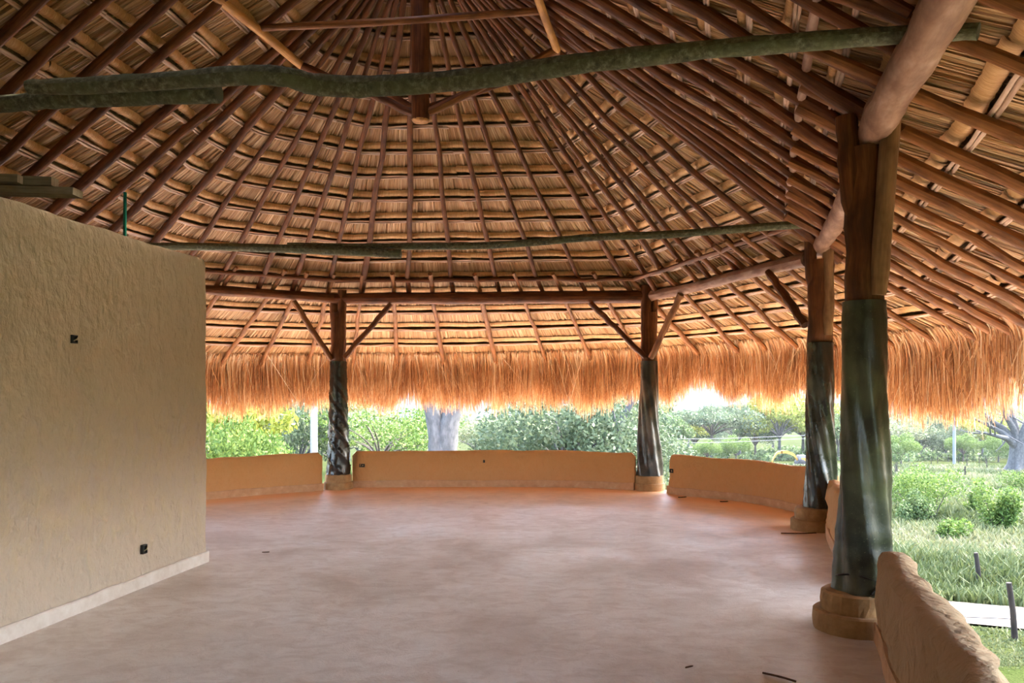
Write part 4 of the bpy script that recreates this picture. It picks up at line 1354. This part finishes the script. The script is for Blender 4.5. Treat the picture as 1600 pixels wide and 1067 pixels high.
# tree line seen over the curved wall
tree('flat', px(1112, 150), 150, 1.15, 'wide umbrella-shaped tree with a dark trunk over the curved low wall', rz=0.3)
tree('yellow', px(1062, 165), 165, 0.95, 'yellow-flowering tree between the grey plastic post and the umbrella-shaped tree', rz=1.0)
tree('round', px(1045, 140), 140, 0.85, 'round green tree right beside the grey plastic post', rz=2.0)
tree('round', px(1085, 180), 180, 1.0, 'dark round tree behind the umbrella-shaped tree, towards the yellow one', rz=3.0)
tree('dusty', px(1155, 190), 190, 1.65, 'tall greyish tree behind the umbrella-shaped tree', rz=4.0)
tree('round', px(1180, 170), 170, 0.9, 'dark green tree between the umbrella-shaped tree and the big yellow-green tree', rz=5.0)
tree('yellow', px(1218, 150), 150, 1.12, 'big yellow-green tree above the excavator', rz=0.0)
tree('yellow', px(1255, 160), 160, 1.2, 'yellow-green tree cut off by the post with ragged dark plastic', rz=2.0)
tree('bright', px(1105, 130), 130, 0.62, 'small bright bush-like tree under the umbrella-shaped tree', rz=2.0)
tree('bright', px(1150, 132), 132, 0.75, 'small yellow-green tree under the umbrella-shaped tree, towards the excavator', rz=3.5)
# beyond the nearest post
tree('round', px(1310, 150), 150, 1.0, 'green tree seen between the two plastic-wrapped posts near the wall', rz=2.5)
for i, (kd, xp, y, sc, lab) in enumerate([
        ('pale', 1400, 150, 1.0, 'pale tree in the tree line nearest to the thick nearest post'),
        ('bright', 1408, 120, 0.8, 'bright green low tree by the thick nearest post at the field edge'),
        ('dusty', 1440, 155, 1.1, 'dark bluish tree in the tree line beyond the fence'),
        ('yellow', 1458, 165, 0.8, 'yellowish tree between two dark trees beyond the fence'),
        ('dusty', 1478, 150, 0.95, 'second dark bluish tree from the thick nearest post'),
        ('pale', 1500, 170, 1.1, 'pale tree behind the pale pole beyond the field'),
        ('bright', 1505, 140, 0.8, 'bright low tree beside the pale pole beyond the field'),
        ('yellow', 1535, 150, 0.75, 'small yellow-green tree left of the huge bare-branched tree'),
        ('bright', 1560, 135, 0.8, 'bright low tree just behind the huge bare-branched tree'),
        ('pale', 1595, 160, 1.2, 'pale tree behind the crown of the huge bare-branched tree')]):
    tree(kd, px(xp, y), y, sc, lab, rz=i * 1.3)
rg = np.random.default_rng(8)
P_, t_ = [], []
for q_ in range(260):
    yy = rg.uniform(138, 205)
    xx = yy * rg.uniform(0.13, 0.72)
    hh = rg.uniform(0.8, 2.2)
    P, tone = leaf_cloud([(xx, yy, float(ground_z(yy)) + hh * 0.5, hh)], 70, 0.32, rg, 0.7)
    P_.append(P); t_.append(np.clip(tone + rg.normal() * 0.15, 0, 1))
tag(MB().grids(np.concatenate(P_), None, np.concatenate(t_)).build('undergrowth', M['leaf_mid']), 'bushy undergrowth filling the ground below the far tree line', 'undergrowth', None, 'stuff')
FG = 'far trees closing the view'
ORD = ['first', 'second', 'third', 'fourth', 'fifth', 'sixth', 'seventh', 'eighth', 'ninth', 'tenth']
for i in range(10):
    xp = 1010 + i * 66
    y = 215 + (i * 37) % 40
    tree(('round', 'pale', 'dusty', 'round')[i % 4], px(xp, y), y, 1.4, ORD[i] + ' tree of the hazy back row, counted from the grey plastic post', FG, rz=i * 0.9)
for i in range(10):
    xp = 330 + i * 72
    y = 140 + (i * 53) % 50
    tree(('pale', 'round', 'pale')[i % 3], px(xp, y), y, 0.8, ORD[i] + ' small far tree below the hill, counted from the cream wall', 'far trees below the hill', rz=i * 1.9)

# big grey trunk close behind the far wall
bt = empty('old_tree')
bx, by = px(692, 32), 32.0
bz = float(ground_z(by))
tag(bt, 'big grey trunk forking just under the straw fringe', 'tree')
m = MB()
m.tube(cr([(bx + 0.02, by, bz - 0.3), (bx, by, bz + 2.0), (bx, by, EYE - 2.9), (bx, by, EYE - 1.5)], 6), [0.85] * 6 + [0.62] * 6 + [0.52] * 4 + [0.4, 0.3, 0.2], 18, tone=0.3, wob=0.03)
m.build('trunk', M['bark_grey'], bt)
MB().tube(cr([(bx - 0.14, by, bz), (bx - 0.16, by - 0.08, EYE - 2.9), (bx - 0.22, by - 0.06, EYE - 1.9), (bx - 0.42, by, EYE - 1.0), (bx - 0.74, by + 0.1, EYE + 0.2), (bx - 1.3, by + 0.3, EYE + 3.2), (bx - 2.0, by, EYE + 5)], 6), np.interp(np.linspace(0, 6, 37), [0, 1, 2, 3, 4, 5, 6], [0.6, 0.44, 0.40, 0.31, 0.27, 0.22, 0.14]), 14, tone=0.3, wob=0.03).build('limb', M['bark_grey'], bt)
MB().tube(cr([(bx + 0.14, by, bz), (bx + 0.17, by - 0.1, EYE - 2.9), (bx + 0.2, by - 0.1, EYE - 1.9), (bx + 0.36, by - 0.1, EYE - 1.0), (bx + 0.72, by, EYE + 0.2), (bx + 1.4, by, EYE + 3.2), (bx + 2.4, by, EYE + 5)], 6), np.interp(np.linspace(0, 6, 37), [0, 1, 2, 3, 4, 5, 6], [0.6, 0.46, 0.44, 0.38, 0.32, 0.25, 0.16]), 14, tone=0.3, wob=0.03).build('limb', M['bark_grey'], bt)
MB().tube(cr([(bx + 0.02, by + 0.25, EYE - 1.6), (bx + 0.02, by + 0.5, EYE - 0.7), (bx + 0.1, by + 0.8, EYE + 0.6), (bx + 0.2, by + 1.2, EYE + 4)], 6), np.linspace(0.26, 0.1, 19), 12, tone=0.4).build('limb', M['bark_grey'], bt)
rg = np.random.default_rng(5)
P, tone = leaf_cloud([(bx - 2.2, by, EYE + 6, 2.2), (bx + 2.4, by, EYE + 6.2, 2.4), (bx, by + 1, EYE + 7, 2.5)], 2500, 0.28, rg, 0.6)
MB().grids(P, None, tone).build('crown', M['leaf_mid'], bt)
# leaning grey trunk by the grey plastic post
lt = empty('leaning_tree')
tag(lt, 'slender grey leaning trunk left of the grey plastic post', 'tree')
by = 44.0; bz = float(ground_z(by))
MB().tube(cr([(px(962, by), by, bz - 0.2), (px(966, by), by, EYE - 2.6), (px(972, by), by, EYE - 1.6), (px(990, by), by, EYE - 0.3), (px(1010, by), by, EYE + 2.2)], 6), np.linspace(0.26, 0.12, 25), 10, tone=0.4, wob=0.04).build('trunk', M['bark_grey'], lt)
MB().tube(cr([(px(966, by), by, EYE - 2.3), (px(958, by), by, EYE - 1.3), (px(950, by), by, EYE + 0.4)], 6), np.linspace(0.12, 0.06, 13), 8, tone=0.4).build('limb', M['bark_grey'], lt)
P, tone = leaf_cloud([(px(1015, by), by, EYE + 3.2, 1.5), (px(955, by), by, EYE + 1.8, 1.2)], 900, 0.22, rg, 0.6)
MB().grids(P, None, tone).build('crown', M['leaf_mid'], lt)

# white concrete pole
by = 27.0
m = MB().tube([(px(490.5, by), by, float(ground_z(by)) - 0.2), (px(490.5, by), by, EYE), (px(491, by), by, EYE + 4.5)], [0.14, 0.12, 0.10], 14)
tag(m.build('utility_pole', M['poleconc']), 'white concrete pole behind the low wall next to the twisted black post', 'pole')
by = 118.0
m = MB().tube([(px(1491, by), by, float(ground_z(by)) - 0.2), (px(1491, by), by, EYE - 7), (px(1491, by), by, EYE - 3)], [0.24, 0.22, 0.20], 10)
tag(m.build('utility_pole', M['poleconc']), 'pale pole at the far edge of the field beyond the fence', 'pole')

# huge bare-branched tree at the right
cb = empty('ceiba_tree')
tag(cb, 'huge tree with a buttressed grey trunk and mostly bare spreading branches', 'tree')
by = 93.0; bx = px(1592, by); bz = float(ground_z(by))
m = MB()
a = np.linspace(0, 2 * PI, 49)
zz = np.array([-0.3, 0.0, 0.5, 1.1, 1.9, 2.8, 3.8])
A, Zz = np.meshgrid(a, zz)
R = 0.95 + 1.5 * np.exp(-np.maximum(Zz, 0) * 1.1) * (0.55 + 0.45 * np.cos(6 * A + 0.4)) + 0.05 * np.cos(11 * A)
P = np.stack([bx + R * np.cos(A), by + R * np.sin(A), bz + Zz], -1)
m.grids(P[None], np.stack([A, Zz], -1)[None], [0.4])
m.build('trunk', M['bark_grey'], cb)
rg = np.random.default_rng(17)
top = np.array([bx, by, bz + 3.5])
blobs = []
tips = [(-6.0, 0, 5.6), (-5.2, 1, 8.2), (-6.4, -2, 3.6), (-3.2, -1, 9.6), (-1.0, 1, 10.5), (2.5, 0, 10), (5, 1, 8.5), (6, -1, 5.5), (-3.8, 2, 6.6), (0.5, -2, 8)]
for j, tpz in enumerate(tips):
    e = top + np.array(tpz)
    e[2] = bz + 2.3 + tpz[2] * 0.82
    mid = top * 0.45 + e * 0.55 + np.array([rg.normal() * .3, rg.normal() * .3, 0.1])
    pth = cr([top - [0, 0, 0.7], top * 0.75 + e * 0.25 + [0, 0, 0.15], mid, e], 5)
    bm = MB().tube(pth, np.linspace(0.52, 0.10, len(pth)), 9, tone=0.45, wob=0.03)
    for q_ in range(7):
        f = rg.uniform(0.35, 1.0)
        bp = pth[int(f * (len(pth) - 1))]
        d = (e - top) / np.linalg.norm(e - top) * 0.8 + rg.normal(size=3) * 0.7
        d[2] += 0.25
        L_ = rg.uniform(1.0, 2.4)
        bm.tube(cr([bp, bp + d * L_ * 0.5, bp + d * L_ + rg.normal(size=3) * 0.15], 3), np.linspace(0.12, 0.035, 7), 5, tone=0.5)
    bm.build('limb', M['bark_grey'], cb)
    blobs.append((*e, 1.3))
P, tone = leaf_cloud(blobs, 500, 0.16, rg, 0.7)
MB().grids(P, None, tone).build('crown', M['leaf_pale'], cb)

# shrubs in the field
def shrub(xp, yb, w_m, h_m, kind, label, seed, n=1300, spike=False):
    y = 4.3 / ((yb - 612) / 1200 - 0.06)
    h_m *= 1.2
    root = empty('shrub')
    root.location = (px(xp, y), y, float(ground_z(y)))
    rg = np.random.default_rng(seed)
    st = MB()
    blobs = []
    for j in range(9):
        a = rg.uniform(0, 6.28); r_ = w_m * 0.42 * math.sqrt(rg.random())
        z = h_m * rg.uniform(0.35, 0.92)
        e = (r_ * math.cos(a), r_ * math.sin(a), z)
        st.tube(cr([(0, 0, -0.1), (e[0] * 0.4, e[1] * 0.4, z * 0.5), e], 4), np.linspace(0.035, 0.01, 9), 5)
        if spike:
            for q_ in range(4):
                blobs.append((e[0] * (0.6 + q_ * .13), e[1] * (0.6 + q_ * .13), z * (0.45 + 0.18 * q_), 0.16 * w_m))
        else:
            blobs.append((*e, 0.24 * w_m))
    st.build('stem', M['bark_brown'], root)
    P, tone = leaf_cloud(blobs, int(n * 2.2), 0.065, rg, 1.15)
    MB().grids(P, None, tone).build('foliage', M[kind], root)
    tag(root, label, 'shrub', 'shrubs in the field')


shrub(1418, 795, 2.2, 1.6, 'leaf_bright', 'green shrub in the field right behind the thick nearest post', 61)
shrub(1458, 815, 3.0, 2.0, 'leaf_bright', 'broad green shrub in the field, tallest beside the thick nearest post', 62, 2200)
shrub(1432, 822, 1.8, 1.2, 'leaf_mid', 'low dark shrub in front of the broad green one', 63)
shrub(1522, 808, 1.1, 1.3, 'leaf_bright', 'slim arching green shrub in the middle of the field', 64, 900, True)
shrub(1556, 838, 2.3, 2.3, 'leaf_bright', 'upright spiky green shrub above the dirt road, tallest in the field', 65, 2200, True)
shrub(1575, 805, 1.4, 1.4, 'leaf_mid', 'shrub behind the upright spiky one', 66, 900, True)
shrub(1490, 850, 1.3, 0.7, 'leaf_bright', 'low leafy weed patch between the shrubs and the dirt road', 67, 700)
shrub(1400, 745, 1.6, 3.6, 'leaf_mid', 'narrow climbing greenery right at the edge of the thick nearest post', 68, 900)
shrub(1585, 770, 2.4, 1.2, 'leaf_bright', 'low green shrub under the huge bare-branched tree', 69, 900)

# field grass
def grass(n, seed):
    rg = np.random.default_rng(seed)
    out = []
    y = 14.5 + (110 - 14.5) * rg.random(n) ** 1.9
    a = np.where(np.arange(n) < 46000, rg.uniform(0.28, 0.78, n), rg.uniform(-0.2, 1.6, n))
    x = a * y
    # keep the dirt road clear
    d = np.abs((x - 11.2) * 0.47 + (y - 18.65) * 0.88)
    lawn = ((x - 11.2) * 0.47 + (y - 18.65) * 0.88) < 0
    keep = (d > 1.35) & ~((x < 7.5) & (y < 31))
    x, y, lawn = x[keep], y[keep], lawn[keep]
    n = len(x)
    h = rg.uniform(0.18, 0.55, n) * (0.75 + 0.25 * np.sin(x * 0.7) * np.cos(y * 0.4)) * (1 + y / 160)
    h[lawn] *= 0.22
    k_ = 2
    for j in range(k_):
        an = rg.uniform(0, PI, n)
        w = 0.010 + y * 0.0013
        dx, dy = np.cos(an) * w, np.sin(an) * w
        lx, ly = rg.normal(size=n) * 0.35 * h, rg.normal(size=n) * 0.35 * h
        ox, oy = rg.normal(size=n) * 0.10, rg.normal(size=n) * 0.10
        z0 = ground_z(y) - 0.05
        P = np.zeros((n, 3, 2, 3))
        for r_, (f, ww) in enumerate(((0, 1.0), (0.55, 0.8), (1.0, 0.12))):
            for c_, sg in enumerate((-1, 1)):
                P[:, r_, c_, 0] = x + ox + lx * f * f + sg * dx * ww
                P[:, r_, c_, 1] = y + oy + ly * f * f + sg * dy * ww
                P[:, r_, c_, 2] = z0 + h * f + 0.1 * (y > 22)
        patch = 0.5 + 0.22 * np.sin(x * 0.45 + 1.1 * np.sin(y * 0.21)) + 0.15 * np.cos(y * 0.33 + x * 0.12)
        out.append((P, np.clip(patch + rg.normal(size=n) * 0.16, 0, 1)))
    mb = MB()
    for P, t_ in out:
        mb.grids(P, None, t_)
    tag(mb.build('grass', M['grass']), 'tall weeds and grass covering the field beyond the near low wall', 'grass', None, 'stuff')


grass(72000, 3)

# fence posts
FP = 'wooden stakes of the field fence'
def stake(xp, yb, ht, label, lean=0.0, r=0.045, group=None):
    y = 4.3 / ((yb - 612) / 1200 - 0.06)
    x = px(xp, y); z = float(ground_z(y))
    m = MB().tube([(x, y, z - 0.2), (x + lean * 0.4, y, z + ht * 0.5), (x + lean, y, z + ht)], [r * 1.1, r, r * 0.9], 8, wob=0.05)
    tag(m.build('fence_post', M['fencewood']), label, 'post', group)


stake(1587, 1000, 1.22, 'leaning dark wooden stake on the near side of the dirt road', -0.14, 0.062)
stake(1531, 918, 1.0, 'crooked dark wooden stake in the grass just past the dirt road', -0.11, 0.065)
stake(1508, 752, 1.5, 'dark stake alone in the middle of the green field', 0, 0.07)
stake(1433, 747, 1.4, 'dark stake in the green field nearest to the thick nearest post', -0.05, 0.06)
stake(1592, 757, 1.0, 'small stake in the field under the huge bare-branched tree', 0, 0.06)
for i, (xp, yb, h) in enumerate([(1455, 727, 1.5), (1498, 728, 1.4), (1511, 734, 1.9), (1540, 728, 1.5), (1542, 738, 1.7), (1530, 724, 1.5), (1465, 724, 1.3), (1482, 722, 1.2), (1405, 722, 1.4), (1420, 722, 1.4)]):
    stake(xp, yb, h, ('thin far stake farthest along the pale dirt track', 'thin far stake beside the pale pole beyond the field', 'tallest thin stake along the pale dirt track', 'thin far stake behind another, left of the huge bare-branched tree', 'thin far stake in front of another, left of the huge bare-branched tree', 'thin far stake halfway from the pale pole to the huge bare-branched tree', 'thin stake below the bluish trees beyond the field', 'short thin stake just left of the pale pole beyond the field', 'thin far stake close to the thick nearest post', 'second thin far stake from the thick nearest post')[i], 0, 0.055, 'far stakes along the dirt track')

# roadside stones and clods beyond the dirt road
rg = np.random.default_rng(77)
for i in range(7):
    x0, y0 = 13.5 + i * 0.3 + rg.uniform(-0.08, 0.08), 0
    y0 = 18.65 + 1.45 - (x0 - 11.2) * 0.53 + rg.uniform(0.1, 0.5)
    n_, mz_ = 10, 6
    u_ = np.linspace(0, 2 * PI, n_ + 1); v_ = np.linspace(-1.2, 1.4, mz_)
    U, V_ = np.meshgrid(u_, v_)
    r_ = rg.uniform(0.10, 0.24)
    J = 1 + rg.normal(size=U.shape) * 0.12; J[:, -1] = J[:, 0]
    P = np.stack([x0 + r_ * 1.4 * J * np.cos(U) * np.cos(V_), y0 + r_ * J * np.sin(U) * np.cos(V_), float(ground_z(y0)) + 0.12 + r_ * 0.7 * J * np.sin(V_)], -1)
    tag(MB().grids(P[None]).build('dirt_clod', M['dirt'], None, False), ('first', 'second', 'third', 'fourth', 'fifth', 'sixth', 'last')[i] + ' earth clod along the far side of the dirt road', 'stone', 'earth clods by the road')

# excavator in the distance
ex = empty('excavator')
tag(ex, 'small yellow excavator with a bent arm far off over the curved low wall', 'excavator')
by = 116.0; g = float(ground_z(by))
def xp_(xv, yv):
    return np.array([px(xv, by), by, EYE + (612 - yv) / 1200 * by])
def plate(name, pts, th, mat, w=0.35):
    pts = np.array(pts)
    P = np.stack([pts + [0, -w / 2, 0], pts + [0, w / 2, 0]], 0)
    up = np.zeros_like(pts); up[:, 2] = th
    Q = np.stack([pts + [0, -w / 2, 0], pts + up + [0, -w / 2, 0], pts + up + [0, w / 2, 0], pts + [0, w / 2, 0], pts + [0, -w / 2, 0]], 1)
    return MB().grids(Q[None]).build(name, mat, ex, False)
plate('boom', cr([xp_(1246, 721), xp_(1240, 713), xp_(1229, 708.5), xp_(1220, 708.5)], 4), 0.42, M['yellow'])
stk = plate('stick', cr([xp_(1222, 708), xp_(1214, 710), xp_(1209, 717), xp_(1206, 724)], 4), 0.36, M['yellow'])
MB().box(xp_(1204.5, 727), (0.6, 0.7, 0.5), 0.0).build('bucket', M['tyre'], stk, False)
MB().box(xp_(1257, 719), (1.5, 1.6, 0.8)).build('body', M['yellow'], ex, False)
MB().box(xp_(1252, 716), (1.0, 1.3, 0.9)).build('cab', M['cab'], ex, False)
for xv in (1250, 1262):
    c = xp_(xv, 727); c[2] = g + 0.5
    m = MB(); a = np.linspace(0, 2 * PI, 21)
    Pw = np.stack([np.stack([c[0] + r_ * np.cos(a), np.full(21, c[1] + dy), c[2] + r_ * np.sin(a)], -1) for r_, dy in ((0.02, -0.9), (0.55, -0.9), (0.6, -0.8), (0.6, 0.8), (0.02, 0.8))])
    m.grids(Pw[None]).build('wheel', M['tyre'], ex)

# power lines and the slack fence wire
PL = 'power lines in front of the tree line'
for i, (ya, yb_) in enumerate(((684, 679), (690, 684))):
    yy = 88.0
    pts = [(px(985, yy), yy, EYE + (612 - ya) / 1200 * yy), (px(1110, yy), yy, EYE + (612 - ya + 0.5 - 2) / 1200 * yy), (px(1290, yy), yy, EYE + (612 - yb_) / 1200 * yy)]
    m = MB().tube(cr(pts, 10), 0.022, 5)
    tag(m.build('power_line', M['poleconc']), ('upper' if i == 0 else 'lower') + ' thin power line in front of the umbrella-shaped tree', 'wire', PL)
gz = float(ground_z(16.4))
m = MB().tube(cr([(10.74, 16.42, gz + 0.42), (9.6, 17.9, float(ground_z(17.9)) + 0.22), (8.2, 19.6, float(ground_z(19.6)) + 0.40)], 8), 0.010, 5)
tag(m.build('fence_wire', M['cord']), 'slack wire from the leaning stake across the dirt road', 'wire')
